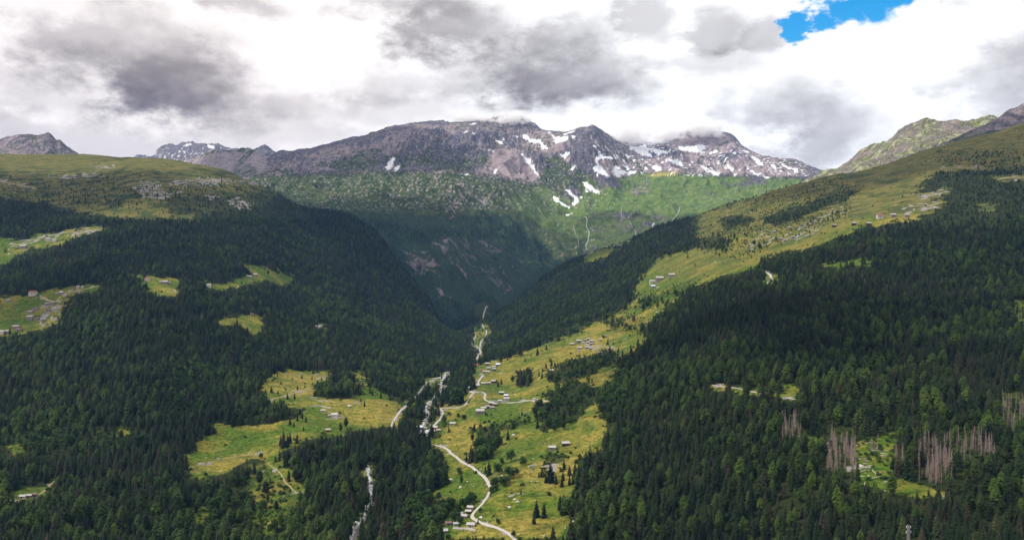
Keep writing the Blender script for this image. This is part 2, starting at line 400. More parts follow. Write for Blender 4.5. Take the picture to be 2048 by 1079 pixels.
ROADS = [  # (kind, width m, photo polyline)
 ('road', 3.3, [(1052,1095),(1034,1084),(1024,1073),(1012,1064),(990,1054),(967,1047),(952,1040),(944,1033),(948,1024),(958,1014),(966,1005),(975,992),(980,978),(977,966),(965,950),(948,937),(932,927),(916,917),(903,907),(897,900),(884,893),(866,889)]),
 ('road', 3.3, [(853,866),(862,856),(873,845),(882,834),(886,826),(881,818),(872,815),(885,816),(905,815),(925,813),(933,806),(939,795),(949,785),(962,783),(971,788),(969,797),(978,803),(995,806)]),
 ('road', 3.6, [(949,785),(940,783)]),
 ('road', 3.6, [(1000,804),(1022,805),(1048,802),(1070,802),(1096,802)]),
 ('road', 3.2, [(955,769),(959,760),(967,749)]),
 ('road', 3.3, [(783,853),(787,842),(800,823),(812,812),(824,803),(831,791),(842,780),(851,768),(866,759),(880,754),(897,748)]),
 ('road', 3.4, [(946,694),(944,684),(951,673),(949,664)]), ('road', 3.4, [(953,718),(960,708),(961,700),(953,692)]),
 ('track', 3.0, [(540,799),(565,793),(590,786),(625,779)]), ('track', 2.0, [(556,746),(590,749),(625,751),(662,757)]),
 ('path', 1.2, [(372,938),(410,927),(440,919),(475,912),(524,906)]),
 ('path', 1.0, [(536,926),(560,945),(572,965),(590,982),(608,988)]),
 ('track', 2.2, [(18,1003),(48,997),(72,990),(86,984),(102,968),(122,953)]),
 ('track', 6.5, [(84,594),(95,600),(112,604)]), ('track', 4, [(112,604),(124,592),(152,582),(200,572)]),
 ('track', 6, [(20,494),(52,484),(92,473),(140,464),(205,455)]),
 ('road', 1.9, [(1424,770),(1450,774),(1478,777),(1505,783),(1530,789)]), ('road', 2.2, [(1572,796),(1596,799)]),
 ('road', 5, [(1534,545),(1541,551),(1543,558),(1538,564),(1530,566)]),
 ('track', 6, [(1806,416),(1850,411),(1885,406)]), ('track', 5, [(1884,337),(1925,335),(1966,337)]), ('track', 6, [(1996,358),(2040,356)]),
 ('track', 3, [(1176,696),(1200,694),(1232,697)]),
 ('track', 5, [(0,362),(40,370),(70,378)]),('path', 2.4, [(620,797),(660,803),(720,808)]),
]
STREAM = [
 (4, [(975,612),(968,626),(966,640),(966,652),(973,662),(970,674),(962,684),(958,700),(955,714)]),
 (5.2, [(898,742),(890,752),(884,764),(887,775),(881,784),(868,796),(856,806),(850,816),(854,828),(850,842),(845,856),(838,872)]),
 (3.8, [(734,930),(737,950),(741,966),(741,985),(738,1005),(733,1022),(724,1040),(712,1058),(704,1078),(698,1098)]),
]
for k, w, p in ROADS: FOR.line(p, 3 if k != 'path' else 2.5, 0.0)
for w, p in STREAM: FOR.line(p, 1.4, 0.0)
FOR.line([(736,940),(741,966),(742,998)], 5, 0.0); FOR.line([(722,1045),(712,1058),(698,1098)], 6, 0.02)
FOR.line([(866,889),(884,893),(897,900),(916,917),(948,937),(965,950),(977,966)], 8, 0.0)

DRY = Raster(-330, 100, 1350, 495, 2.0, [
 (.55, [(845,1079),(900,800),(1000,715),(1300,600),(1430,470),(2048,400),(2048,500),(1520,520),(1300,640),(1220,900),(1130,1079)]),
 (.85, [(990,1000),(1040,900),(1200,860),(1200,920),(1120,1079),(1000,1079)]), (.95, [(890,850),(940,840),(1000,860),(1010,880),(940,905),(890,890)]),
 (.9, [(1000,790),(1060,730),(1290,640),(1310,650),(1200,700),(1100,760),(1060,800)]),
 (.95, [(1180,660),(1290,625),(1300,645),(1240,670),(1180,690)]),
 (.1, [(850,830),(900,820),(880,860),(850,870)]), (.1, [(920,820),(1060,805),(1200,850),(1180,870),(1060,850),(980,850)]), (.05, [(880,1079),(880,930),(950,940),(975,965),(960,1000),(900,1060)]),
 (.05, [(1640,520),(1780,515),(1780,540),(1640,545)]), (.1, [(1290,560),(1400,540),(1330,600),(1280,610)]),
 (.08, [(1600,840),(2048,600),(2048,900),(1900,1079),(1700,1079)]),
 (.45, [(360,920),(600,840),(810,740),(500,740)]), (.95, [(650,790),(800,800),(800,855),(690,855),(640,820)]), (.8, [(520,770),(640,740),(620,790),(540,800)]),
 (.6, [(400,930),(520,890),(540,910),(440,950)]),
 (.5, [(-320,580),(130,580),(130,650),(-320,690)]), (.75, [(-320,640),(0,630),(90,600),(100,615),(0,660),(-320,690)]),
 (.5, [(90,400),(420,428),(420,445),(90,420)]), (.25, [(-320,470),(200,450),(60,530),(-320,535)]),
 (.25, [(280,540),(600,520),(600,680),(280,680)])], .3, 3)
HEATH = Raster(-330, 100, 1350, 495, 2.0, [
 (1, [(-320,100),(-320,440),(0,440),(340,445),(600,420),(640,100)]),
 (1, [(1390,500),(1480,470),(1640,455),(1740,430),(2048,420),(2360,420),(2360,100),(1300,100),(1300,450)]),
 (.5, [(1300,520),(1400,500),(1700,440),(1700,460),(1520,520),(1400,560),(1330,560)])], 0, 4)
ROCK = Raster(-330, 100, 1350, 495, 2.0, [
 (.95, [(270,380),(300,378),(330,383),(350,388),(335,396),(315,398),(285,394)]), (.95, [(258,372),(300,370),(330,376),(300,380),(265,377)]),
 (.95, [(455,402),(475,395),(508,408),(500,415),(470,418)]), (.9, [(330,368),(350,362),(400,357),(455,356),(470,364),(440,369),(400,368),(350,372)]),
 (.85, [(470,360),(510,362),(525,370),(500,372)]), (.85, [(412,388),(435,386),(440,397),(420,400)]), (.75, [(95,352),(160,348),(200,345),(205,352),(130,358)]),
 (.85, [(280,364),(320,362),(318,368),(285,370)]), (.7, [(190,332),(240,330),(238,335),(192,337)]),(.7, [(340,385),(370,380),(372,386),(345,390)]),
 (.8, [(130,465),(170,458),(205,453),(208,458),(165,470),(140,474)]), (.6, [(20,486),(90,472),(140,465),(140,470),(60,484),(20,494)]),
 (.75, [(85,605),(120,605),(118,640),(100,652),(80,650)]),
 (.6, [(752,455),(768,458),(790,500),(802,520),(795,525),(775,490)]), (.7, [(632,650),(652,648),(652,658),(634,660)]),
 (.75, [(1835,388),(1870,385),(1900,376),(1880,390),(1845,398)]), (.7, [(1812,414),(1885,404),(1880,412),(1840,425),(1812,425)]), (.6, [(1985,355),(2048,352),(2048,360)]),
 (.27, [(1480,475),(1540,458),(1560,480),(1500,500)]), (.24, [(1560,470),(1640,440),(1650,455),(1590,485)]), (.24, [(1590,455),(1680,410),(1700,418),(1600,475)]),
 (.4, [(1735,966),(1790,960),(1800,985),(1750,985)]), (.5, [(1862,975),(1890,980),(1888,998),(1866,990)]), (.45, [(1690,925),(1740,930),(1760,955),(1700,965)]), (.7, [(1640,885),(1660,888),(1655,905),(1640,902)]),
 (.6, [(648,1025),(700,1015),(690,1045),(650,1048)]), (.75, [(712,1045),(728,1035),(715,1079),(695,1079)]),
 (.7, [(890,745),(905,770),(880,800),(850,815),(860,800),(880,780)]), (.6, [(735,975),(755,985),(755,1005),(742,1010)]),
 (.55, [(1085,930),(1125,925),(1100,948)]), (.5, [(1020,985),(1050,985),(1030,1005)])], 0, 1)
for k, w, p in ROADS: ROCK.line(p, 2.5, .35)

def cover_A(sh, u, v, x, y):
    du = fbm(x/34, y/34, 4, 31, .6)*15; dv = fbm(x/34, y/34, 4, 32, .6)*7
    return FOR(u+du, v+dv)

vA = A.Vc
x, y = A.X, A.Y
forA = cover_A(A, A.UU, vA, x, y)
rockA = ROCK(A.UU+fbm(x/18, y/18, 3, 33)*6, vA+fbm(x/18, y/18, 3, 34)*2.5)
heathA = HEATH(A.UU, vA)
dryA = np.clip(DRY(A.UU, vA) - .12 + fbm(x/120, y/75, 4, 35)*.85 + fbm(x/26, y/17, 3, 36)*.45, 0, 1)
cr = fbm(x/26, y/16, 4, 37)
rockA = np.clip(rockA*1.15 + (cr-.22)*2.2*(rockA > .08), 0, 1)
scrubA = sstep(.02, .34, fbm(x/85, y/48, 4, 64)+.25*fbm(x/300, y/140, 3, 65))*sstep(322, 350, vA)*heathA*np.where(A.UU < 900, 1, .75)

# ---------------------------------------------------------------- land cover on the massif
SNOW_P = [
 [(787,313),(791,318),(785,328),(781,338),(774,341),(771,333),(778,323)], [(799,328),(801,333),(794,343),(788,342),(789,335)], [(839,274),(843,273),(842,276)],
 [(935,249),(945,246),(958,245),(948,250)], [(927,265),(934,261),(937,262),(930,267)], [(942,267),(951,264),(950,266),(944,269)],
 [(1042,270),(1050,268),(1060,277),(1072,280),(1079,277),(1086,287),(1098,299),(1091,298),(1079,286),(1064,285),(1052,279)], [(1073,289),(1080,292),(1098,299),(1088,299)],
 [(990,280),(1003,283),(1009,289),(997,287)], [(1015,269),(1027,272),(1020,273)], [(1003,273),(1009,279),(1006,281)], [(1030,270),(1039,273),(1034,275)], [(984,274),(988,280),(985,280)],
 [(1095,262),(1113,275),(1134,272),(1136,275),(1132,281),(1113,287),(1106,281),(1111,278)], [(1120,270),(1140,264),(1152,259),(1150,263),(1130,270)],
 [(1041,304),(1046,307),(1050,315),(1060,320),(1064,324),(1071,340),(1081,354),(1075,351),(1060,333),(1048,318)], [(1058,316),(1063,319),(1065,326),(1061,324)],
 [(992,336),(995,340),(990,349),(987,348),(989,342)], [(934,345),(937,351),(929,351)], [(969,295),(967,302),(964,302)], [(975,296),(988,302),(989,304),(978,299)],
 [(1117,312),(1132,305),(1142,303),(1133,311),(1134,319),(1126,314)], [(1144,270),(1151,273),(1146,278),(1143,276)],[(1146,330),(1152,331),(1147,341),(1142,338)],
 [(1104,391),(1113,394),(1126,405),(1141,417),(1126,412),(1110,401)], [(1130,379),(1140,380),(1158,400),(1148,412),(1144,406),(1151,399)],
 [(1164,362),(1174,365),(1203,386),(1187,384),(1171,372)], [(1170,379),(1178,381),(1176,385),(1171,384)], [(1158,392),(1170,393),(1160,397)], [(1209,388),(1217,384),(1213,389)], [(1131,427),(1145,428),(1134,431)], [(1174,395),(1181,391),(1178,395)],
 [(1189,318),(1201,307),(1208,312),(1227,315),(1222,319),(1208,315),(1196,321),(1201,334),(1213,343),(1206,341),(1193,328)], [(1184,335),(1195,330),(1210,343),(1221,354),(1206,349),(1191,343)],
 [(1229,307),(1237,310),(1233,320)], [(1227,333),(1239,332),(1237,341),(1246,339),(1252,345),(1237,356),(1229,350)], [(1216,336),(1228,342),(1234,346),(1226,344)],
 [(1258,290),(1275,294),(1289,289),(1297,296),(1314,298),(1334,303),(1347,295),(1342,301),(1332,309),(1324,306),(1316,311),(1310,303),(1295,303),(1309,317),(1290,311),(1275,305),(1262,297)],
 [(1353,293),(1365,294),(1375,291),(1385,293),(1393,290),(1410,290),(1411,298),(1401,302),(1413,307),(1399,305),(1379,302),(1365,302)],
 [(1330,317),(1346,320),(1357,317),(1367,331),(1355,332),(1344,325),(1334,323)], [(1303,333),(1312,330),(1324,338),(1312,343)], [(1321,331),(1325,338),(1320,339)], [(1326,324),(1335,328),(1328,328)],
 [(1248,307),(1260,314),(1254,317)], [(1264,315),(1273,322),(1267,324)], [(1249,329),(1260,338),(1254,340)], [(1260,341),(1272,342),(1268,347),(1259,346)], [(1274,340),(1290,348),(1282,346)], [(1286,318),(1298,326),(1292,325)],
 [(1416,306),(1431,300),(1442,305),(1430,303),(1420,308)], [(1484,298),(1499,304),(1492,305)], [(1500,310),(1519,319),(1527,330),(1516,331),(1510,322)],
 [(1543,328),(1552,333),(1551,339),(1545,336)], [(1552,321),(1575,333),(1595,337),(1596,347),(1585,344),(1590,341),(1573,336)],
 [(1450,328),(1459,331),(1473,344),(1463,341)], [(1440,328),(1458,338),(1452,338)], [(1501,338),(1521,353),(1512,350),(1504,344)], [(1526,349),(1544,357),(1533,357)],
 [(1558,339),(1566,342),(1561,345)], [(1558,331),(1568,336),(1561,336)], [(1573,345),(1584,348),(1578,350)], [(1473,337),(1481,340),(1476,342)], [(1492,332),(1499,334),(1494,336)],
 [(1398,328),(1412,336),(1408,338)], [(1380,320),(1388,327),(1383,327)], [(1424,345),(1436,350),(1428,351)],
 [(1405,330),(1420,338),(1440,350),(1425,346),(1410,338)],
]
SNOW = Raster(150, 200, 1700, 520, 1.0, [(1, p) for p in SNOW_P], 0, 1)
GREEN = Raster(150, 200, 1700, 520, 1.0, [
 (.80, [(150,352),(560,350),(760,340),(900,346),(1000,352),(1060,372),(1090,400),(1090,560),(1000,720),(150,720)]),
 (.38, [(770,320),(840,280),(900,270),(900,310),(840,330),(800,335)]), (.40, [(850,330),(900,300),(960,300),(990,310),(960,340),(880,345)]), (.42, [(620,335),(700,310),(760,300),(780,325),(700,340)]),
 (.55, [(930,345),(990,350),(1010,365),(960,365)]),
 (.85, [(1050,372),(1110,385),(1150,425),(1200,440),(1180,520),(1080,480),(1040,420)]), (.75, [(1010,440),(1060,420),(1160,500),(1160,560),(1060,540)]),
 (.50, [(1085,330),(1110,305),(1130,320),(1160,330),(1190,350),(1200,375),(1165,385),(1140,370),(1110,390),(1080,370)]),
 (.62, [(1150,390),(1210,380),(1260,370),(1280,400),(1260,430),(1200,440),(1160,420)]),
 (.8, [(1230,360),(1290,345),(1330,343),(1400,350),(1480,352),(1560,355),(1640,360),(1640,500),(1180,520),(1200,440),(1260,410)]),
 (.45, [(1250,375),(1290,365),(1300,390),(1270,400)]),
 (.5, [(1180,450),(1250,425),(1330,420),(1370,450),(1300,500),(1180,520)]),
 (.45, [(1440,365),(1500,355),(1560,365),(1520,395),(1450,400)])], 0.12, 5)
SCREE = Raster(150, 200, 1700, 520, 1.0, [
 (.5, [(560,330),(640,300),(760,268),(850,250),(930,245),(940,262),(860,285),(780,310),(690,335),(600,345)]),
 (.9, [(985,310),(1010,292),(1040,302),(1060,335),(1076,353),(1060,365),(1040,372),(1010,358),(975,352),(940,347),(950,338),(985,332)]),
 (.95, [(560,350),(640,348),(760,338),(782,325),(800,345),(900,340),(935,348),(880,352),(760,350),(640,354)]),
 (.8, [(840,300),(860,280),(868,282),(838,318),(820,330)]), (.8, [(1040,272),(1085,262),(1110,272),(1140,280),(1120,300),(1090,305),(1060,290)]),
 (.8, [(1120,315),(1140,308),(1140,335),(1120,330)]),
 (.9, [(1190,330),(1205,318),(1240,320),(1270,325),(1300,318),(1340,310),(1400,306),(1480,310),(1520,322),(1600,345),(1560,357),(1480,350),(1400,345),(1330,343),(1290,345),(1235,354),(1205,345)]),
 (.75, [(1330,300),(1340,275),(1450,268),(1480,292),(1540,316),(1580,335),(1560,345),(1480,320),(1400,305)]),
 (.2, [(1430,310),(1475,295),(1480,312),(1450,326),(1432,320)]),
 (.8, [(1100,385),(1125,395),(1150,412),(1170,400),(1190,420),(1150,440),(1130,425)]), (.5, [(1270,375),(1300,370),(1298,385),(1272,392)]),
 (.7, [(510,352),(560,346),(590,348),(560,358),(515,360)]), (.3, [(640,372),(700,362),(740,368),(730,376),(660,376)]),
 (.32, [(800,372),(880,355),(960,372),(1000,395),(940,410),(860,400),(820,392)])], 0.30, 3)
CLIFF = Raster(150, 200, 1700, 520, 1.0, [
 (1, [(798,488),(830,492),(860,485),(905,472),(960,480),(1005,480),(1012,500),(950,530),(900,540),(860,552),(830,545),(812,525)]),
 (.8, [(800,540),(860,550),(900,565),(960,560),(940,590),(880,600),(830,575)]), (.7, [(985,478),(1008,480),(1008,500),(990,498)]),
 (.8, [(1170,460),(1230,425),(1330,425),(1350,450),(1290,490),(1180,500)]), (.7, [(900,540),(1040,500),(1080,540),(1000,600)]), (.9, [(1262,370),(1300,362),(1305,385),(1270,395)]),
 (.6, [(800,360),(880,350),(1000,390),(960,420),(840,410)])], 0, 3)
TREEB = Raster(150, 200, 1700, 520, 1.0, [
 (1, [(150,440),(520,430),(640,432),(720,440),(800,440),(850,450),(900,470),(930,600),(960,720),(150,720)]),
 (.75, [(540,408),(700,412),(760,425),(900,430),(1000,430),(1050,445),(1000,470),(900,470),(800,445),(640,432),(520,430)]),
 (.85, [(800,450),(900,460),(1040,450),(1120,520),(1150,560),(1060,620),(990,720),(930,720),(860,600)]),
 (.30, [(520,385),(700,395),(800,410),(900,415),(1000,418),(760,425),(540,412)])], 0, 3)

vB = B.Vc; x, y = B.X, B.Y
n_hi = fbm(x/42, y/42, 5, 41, .62); n_mid = fbm(x/170, y/170, 4, 42); n_st = fbm(x/26, y/240, 4, 43)
snowB = SNOW(B.UU+fbm(x/45, y/45, 4, 44)*3.4, vB+fbm(x/45, y/45, 4, 45)*1.8)
snowB = sstep(.43, .64, snowB*1.15-.05 + fbm(x/24, y/24, 4, 48)*.42*(snowB > .02))
snb = sstep(.62, .70, fbm(x/60, y/34, 4, 46)+.12)*((vB > 285)&(vB < 352)&(B.UU > 1180)&(B.UU < 1620))*1.0
snowB = np.maximum(snowB, snb)
slopeB = np.abs(np.gradient(B.Z, axis=1)/np.gradient(B.D)[None, :])
g0 = GREEN(B.UU+n_mid*14, vB+n_hi*5)
lowB = sstep(352, 400, vB)
greenB = sstep(.36, .60, g0 + lowB*.32 + n_hi*(.26-.14*lowB) + n_mid*.34 + n_st*.18*(1-.6*lowB) + .12*lowB*(vB < 432) + (.45-gul)*.55*(1-lowB) + .06*(1-lowB) - .35*sstep(.9, 1.6, slopeB)*(vB < 352))
greenB *= 1-.8*sstep(.56, .80, CLIFF(B.UU, vB)*.50 + n_hi*.62 + n_mid*.55)
screeB = sstep(.36, .58, SCREE(B.UU+n_mid*10, vB+n_hi*4) + n_hi*.16 + n_st*.30 + n_mid*.28 + (.45-gul)*.60 - lowB*.22*(vB > 410))
lightB = sstep(.40, .62, fbm(x/24, y/19, 4, 47, .6) + .22*CLIFF(B.UU, vB)*sstep(-.1,.4,n_mid) + .05*((vB > 352)&(vB < 425)&(B.UU > 780)&(B.UU < 1040))*sstep(-.1,.35,n_mid) - .30*(vB > 420) - .24*((vB > 350)&(B.UU > 1200)))*(vB < 560)
lushB = Raster(150, 200, 1700, 520, 1.0, [(1,[(1180,352),(1300,345),(1480,348),(1640,358),(1640,500),(1330,455),(1290,425),(1210,420),(1150,436),(1110,415),(1060,385),(1080,372),(1150,400)]), (.6,[(1000,400),(1080,385),(1150,440),(1160,480),(1080,450)]), (.16,[(560,350),(1000,350),(1040,385),(800,392),(560,385)]), (.5,[(1150,445),(1400,425),(1330,470),(1180,500)])], .12, 6)(B.UU+n_mid*14, vB)
screeB = np.maximum(screeB, sstep(.52, .72, CLIFF(B.UU, vB)*.62 + n_hi*.55 + n_mid*.45)*.10)
darkB = (1-.55*sstep(.55, .8, CLIFF(B.UU, vB)*.62+n_hi*.4+n_mid*.45))*TREEB(B.UU+n_mid*20, vB+n_hi*6)
sunlitB = Raster(150, 200, 1700, 520, 1.0, [(1, [(1292,351),(1315,345),(1345,342),(1362,344),(1350,349),(1310,353)])], 0, 3)(B.UU, vB)  # sunlit strip below the peaks, painted into the ground colour

# ---------------------------------------------------------------- terrain materials
def mat_valley():
    m, t = newmat('valley_ground')
    p = t.n('ShaderNodeNewGeometry').outputs['Position']
    n1 = t.noise(p, .022, 5); n2 = t.noise(p, .16, 5, .65); n3 = t.noise(p, .9, 4, .7)
    st = t.n('ShaderNodeMapping'); t.set(st.inputs['Vector'], p); st.inputs['Scale'].default_value = (.02, .05, .16)
    ns = t.noise(st.outputs[0], 1.0, 5, .6)
    nn = t.smap(n2, .34, .66); green = t.mix(nn, (.024,.056,.006), (.082,.130,.013))
    dry = t.mix(nn, (.105,.096,.014), (.290,.228,.050))
    f = t.math('ADD', t.attr('dry'), t.math('MULTIPLY', t.math('SUBTRACT', ns, .5), 1.1))
    f = t.math('ADD', f, t.math('MULTIPLY', t.math('SUBTRACT', n3, .5), .5), clamp=True)
    grass = t.mix(f, green, dry)
    hb = t.math('ADD', t.math('MULTIPLY', ns, .7), t.math('MULTIPLY', n2, .5))
    grass = t.mix(t.smap(hb, .64, .78, 0, .75), grass, (.030,.058,.010))
    grass = t.mix(t.smap(t.math('ADD', n3, t.math('MULTIPLY', n1, .6)), .92, 1.05, 0, .6), grass, (.27,.225,.12))
    heath = t.mix(t.smap(t.math('ADD', ns, t.math('MULTIPLY', n2, .5)), .5, 1.0), (.048,.066,.013), (.175,.142,.040))
    heath = t.mix(t.smap(n1, .52, .7), heath, (.050,.080,.016))
    c = t.mix(t.attr('heath'), grass, heath)
    c = t.mix(t.math('MULTIPLY', t.attr('scrub'), t.smap(n2, .25, .6, .45, .95)), c, (.024,.042,.012))
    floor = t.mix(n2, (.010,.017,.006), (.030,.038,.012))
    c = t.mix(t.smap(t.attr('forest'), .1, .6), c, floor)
    rock = t.mix(t.smap(n3, .3, .7), (.08,.072,.066), (.34,.315,.30))
    rk = t.math('MULTIPLY', t.attr('rock'), t.smap(n3, .25, .55, .35, 1.0))
    c = t.mix(t.smap(rk, .25, .6), c, rock)
    t.out(c, .95, t.math('ADD', t.math('MULTIPLY', n2, 1.0), t.math('MULTIPLY', n3, .3)), .8, 1.6, .08)
    return m
def mat_massif():
    m, t = newmat('alpine_rock')
    p = t.n('ShaderNodeNewGeometry').outputs['Position']
    n2 = t.noise(p, .02, 6, .7); n3 = t.noise(p, .07, 5, .75)
    rock = t.mix(t.smap(n3, .32, .68), (.032,.031,.046), (.185,.165,.190))
    scree = t.mix(t.smap(n2, .3, .7), (.180,.140,.150), (.400,.320,.325))
    c = t.mix(t.attr('scree'), rock, scree)
    green = t.mix(t.smap(n2, .32, .68), (.017,.031,.013), (.060,.069,.026))
    green = t.mix(t.attr('lush'), green, t.mix(t.smap(n2, .3, .7), (.050,.102,.020), (.140,.180,.042)))
    c = t.mix(t.attr('green'), c, green)
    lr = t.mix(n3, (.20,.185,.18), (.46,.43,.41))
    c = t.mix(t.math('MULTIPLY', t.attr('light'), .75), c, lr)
    c = t.mix(t.math('MULTIPLY', t.attr('sun_tint'), .8), c, (.42,.36,.10))  # painted sunlight: golden tone mixed into the base colour
    c = t.mix(t.math('MULTIPLY', t.attr('wood'), t.smap(n3, .35, .6, .97, .72)), c, (.012,.033,.017))
    c = t.mix(t.attr('snow'), c, (.86,.88,.92))
    t.out(c, .95, t.math('MULTIPLY', t.math('ADD', n2, t.math('MULTIPLY', n3, .4)), t.math('SUBTRACT', 1.0, t.math('MULTIPLY', t.attr('green'), .8))), .9, 26.0, .08)
    return m
M_VAL = mat_valley(); M_MAS = mat_massif()
me = A.mesh('valley_slopes', M_VAL)
attr(me, 'forest', forA); attr(me, 'dry', dryA); attr(me, 'heath', heathA); attr(me, 'rock', rockA); attr(me, 'scrub', scrubA)
tag(link(bpy.data.objects.new('valley_terrain', me)), kind='structure')
me = B.mesh('mountain_massif', M_MAS)
attr(me, 'green', greenB); attr(me, 'scree', screeB); attr(me, 'snow', snowB); attr(me, 'light', lightB); attr(me, 'wood', darkB); attr(me, 'lush', lushB); attr(me, 'sun_tint', sunlitB)
tag(link(bpy.data.objects.new('mountain', me)), kind='structure')

# ---------------------------------------------------------------- the outlying peaks
def peak(name, sky, d0, d1, foot, rough, cover, seed, du=2.0, nd=150, bulge=.45):
    """cover(u, v, n) -> dict of the massif attributes"""
    us = [p[0] for p in sky]; cols = {}
    for u, v in sky:
        f = foot(u) if callable(foot) else foot
        f = max(f, v+14)
        m1 = d0+(d1-d0)*.5
        cols[u] = [(f+60, d0*.93), (f, d0), (f+(v-f)*bulge, m1), (v+(f-v)*.10, d0+(d1-d0)*.90), (v, d1)]
    S = Sheet(cols, us[0], us[-1], du, d0*.9, d1*1.25, nd)
    x, y = S.X, S.Y
    k = sstep(d0*.92, d0*1.05, S.D)[None, :]
    S.Z += k*((ridged(x/420, y/600, 5, seed)-.45)*rough + fbm(x/80, y/80, 4, seed+1)*rough*.22 + (ridged(x/130, y/150, 4, seed+2)-.4)*rough*.35)
    S.fin()
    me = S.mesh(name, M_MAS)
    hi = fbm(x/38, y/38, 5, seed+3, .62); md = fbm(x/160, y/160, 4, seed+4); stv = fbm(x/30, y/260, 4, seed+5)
    d = dict(lush=0., green=0., scree=0., snow=0., light=0., wood=0., sun_tint=0.); d.update(cover(S.UU, S.Vc, hi, md, stv))
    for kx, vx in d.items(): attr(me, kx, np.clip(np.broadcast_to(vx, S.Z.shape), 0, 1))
    tag(link(bpy.data.objects.new(name, me)), kind='structure')
    return S
peak('mountain', [(-320,320),(-180,300),(-60,288),(0,279),(30,271),(60,265),(73,267),(85,264),(97,262),(106,268),(112,276),(120,278),(132,288),(142,296),(152,303),(162,309),(240,330),(330,350)],
     5300, 6300, 345, 36, lambda u, v, h, m, s: dict(green=sstep(.05,.4,h*.5+m*.5+.06), scree=sstep(-.2,.2,h*.5+s*.4+.15*(u < 85))*.9, light=sstep(.3,.6,h)*.5), 60)
C2S = Raster(200, 250, 420, 100, 1.0, [(1,[(366,291),(377,288),(384,287),(382,290),(370,293)]),(1,[(412,289),(424,291),(433,296),(426,298),(418,294)]),(1,[(366,304),(372,303),(370,307)])], 0, 1)
peak('mountain', [(180,335),(255,318),(290,311),(306,312),(313,305),(322,296),(330,291),(340,288),(352,290),(370,286),(385,284),(400,283),(425,287),(440,291),(460,296),(490,306),(540,322),(600,345)],
     9500, 11000, 345, 60, lambda u, v, h, m, s: dict(green=sstep(.1,.5,h+m*.3)*.4, scree=.15+.5*sstep(.1,.5,h), snow=np.maximum(sstep(.4,.6,C2S(u, v)), sstep(.52,.6,h)*(v > 296)*.7), light=sstep(.35,.6,h)*.3), 70)
peak('mountain', [(460,330),(485,312),(505,300),(516,293),(524,290),(533,291),(542,297),(556,304),(575,310),(610,318),(650,330)],
     8300, 9500, 345, 40, lambda u, v, h, m, s: dict(green=sstep(.05,.4,h*.6+m*.5), scree=sstep(0,.4,s)*.5), 80)
C3G = Raster(330, 270, 300, 100, 1.0, [(.8,[(385,312),(430,300),(480,293),(515,296),(500,312),(478,335),(470,330),(490,305),(440,303),(400,314)]), (.55,[(460,340),(500,325),(520,345),(480,360)])], 0, 3)
peak('scree_hill', [(330,345),(370,325),(388,318),(405,310),(420,304),(445,299),(470,296),(490,293),(500,293),(508,298),(518,308),(530,319),(545,328),(570,338),(620,352)],
     6300, 7300, 362, 34, lambda u, v, h, m, s: dict(green=sstep(.3,.55,C3G(u, v)+h*.2), scree=.9+h*.3, light=sstep(-.2,.4,s*.7+h*.5)*.8), 90)
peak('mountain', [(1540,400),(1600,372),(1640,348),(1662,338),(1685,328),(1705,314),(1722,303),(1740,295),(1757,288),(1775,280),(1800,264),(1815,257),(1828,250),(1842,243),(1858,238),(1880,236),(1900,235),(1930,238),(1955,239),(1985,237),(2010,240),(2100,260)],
     3900, 5000, lambda u: 400-(u-1560)*.30, 44, lambda u, v, h, m, s: dict(lush=.75+0*h, green=sstep(-.12,.16,h*.5+m*.45+s*.25+.02), scree=sstep(-.1,.3,h*.7+.1)*.8, light=sstep(.12,.42,h*.8+m*.3)*.85, sun_tint=.20+.0*h), 100, 1.5, 200)  # golden tint and pale rock cover also put sunlight into this ridge's colour
peak('mountain', [(1700,390),(1760,345),(1800,318),(1830,304),(1862,297),(1890,285),(1912,275),(1935,262),(1955,252),(1975,243),(1992,231),(2003,226),(2020,215),(2034,209),(2048,203),(2110,182),(2200,160),(2360,140)],
     3450, 4000, lambda u: 372-(u-1700)*.25, 22, lambda u, v, h, m, s: dict(green=sstep(-.15,.25,h*.5+m*.5+.12-.3*(v < 262)), scree=sstep(-.1,.3,s*.6+h*.5+.08*(v < 265))*.8, light=sstep(.35,.6,h*.6+s*.5)*.5), 110)
# ================================================================== CAMERA, SUN, SKY
cam = bpy.data.cameras.new('camera'); cam.sensor_fit = 'HORIZONTAL'; cam.sensor_width = 36.0
cam.lens = 36.0*F/2048.0; cam.clip_start = 1.0; cam.clip_end = 60000
cam.shift_y = (VE-539.5)/2048.0
co = link(bpy.data.objects.new('camera', cam)); co.rotation_euler = (R(90), 0, 0); scn.camera = co

SUN_AZ, SUN_EL = -98.0, 48.0          # degrees: from the left and slightly behind the viewer
sd = Vector((math.sin(R(SUN_AZ))*math.cos(R(SUN_EL)), math.cos(R(SUN_AZ))*math.cos(R(SUN_EL)), math.sin(R(SUN_EL))))
sl = bpy.data.lights.new('sun', 'SUN'); sl.energy = 3.6; sl.angle = R(2.0); sl.color = (1, .95, .86)
so = link(bpy.data.objects.new('sun', sl)); so.rotation_euler = (-sd).to_track_quat('-Z', 'Y').to_euler()

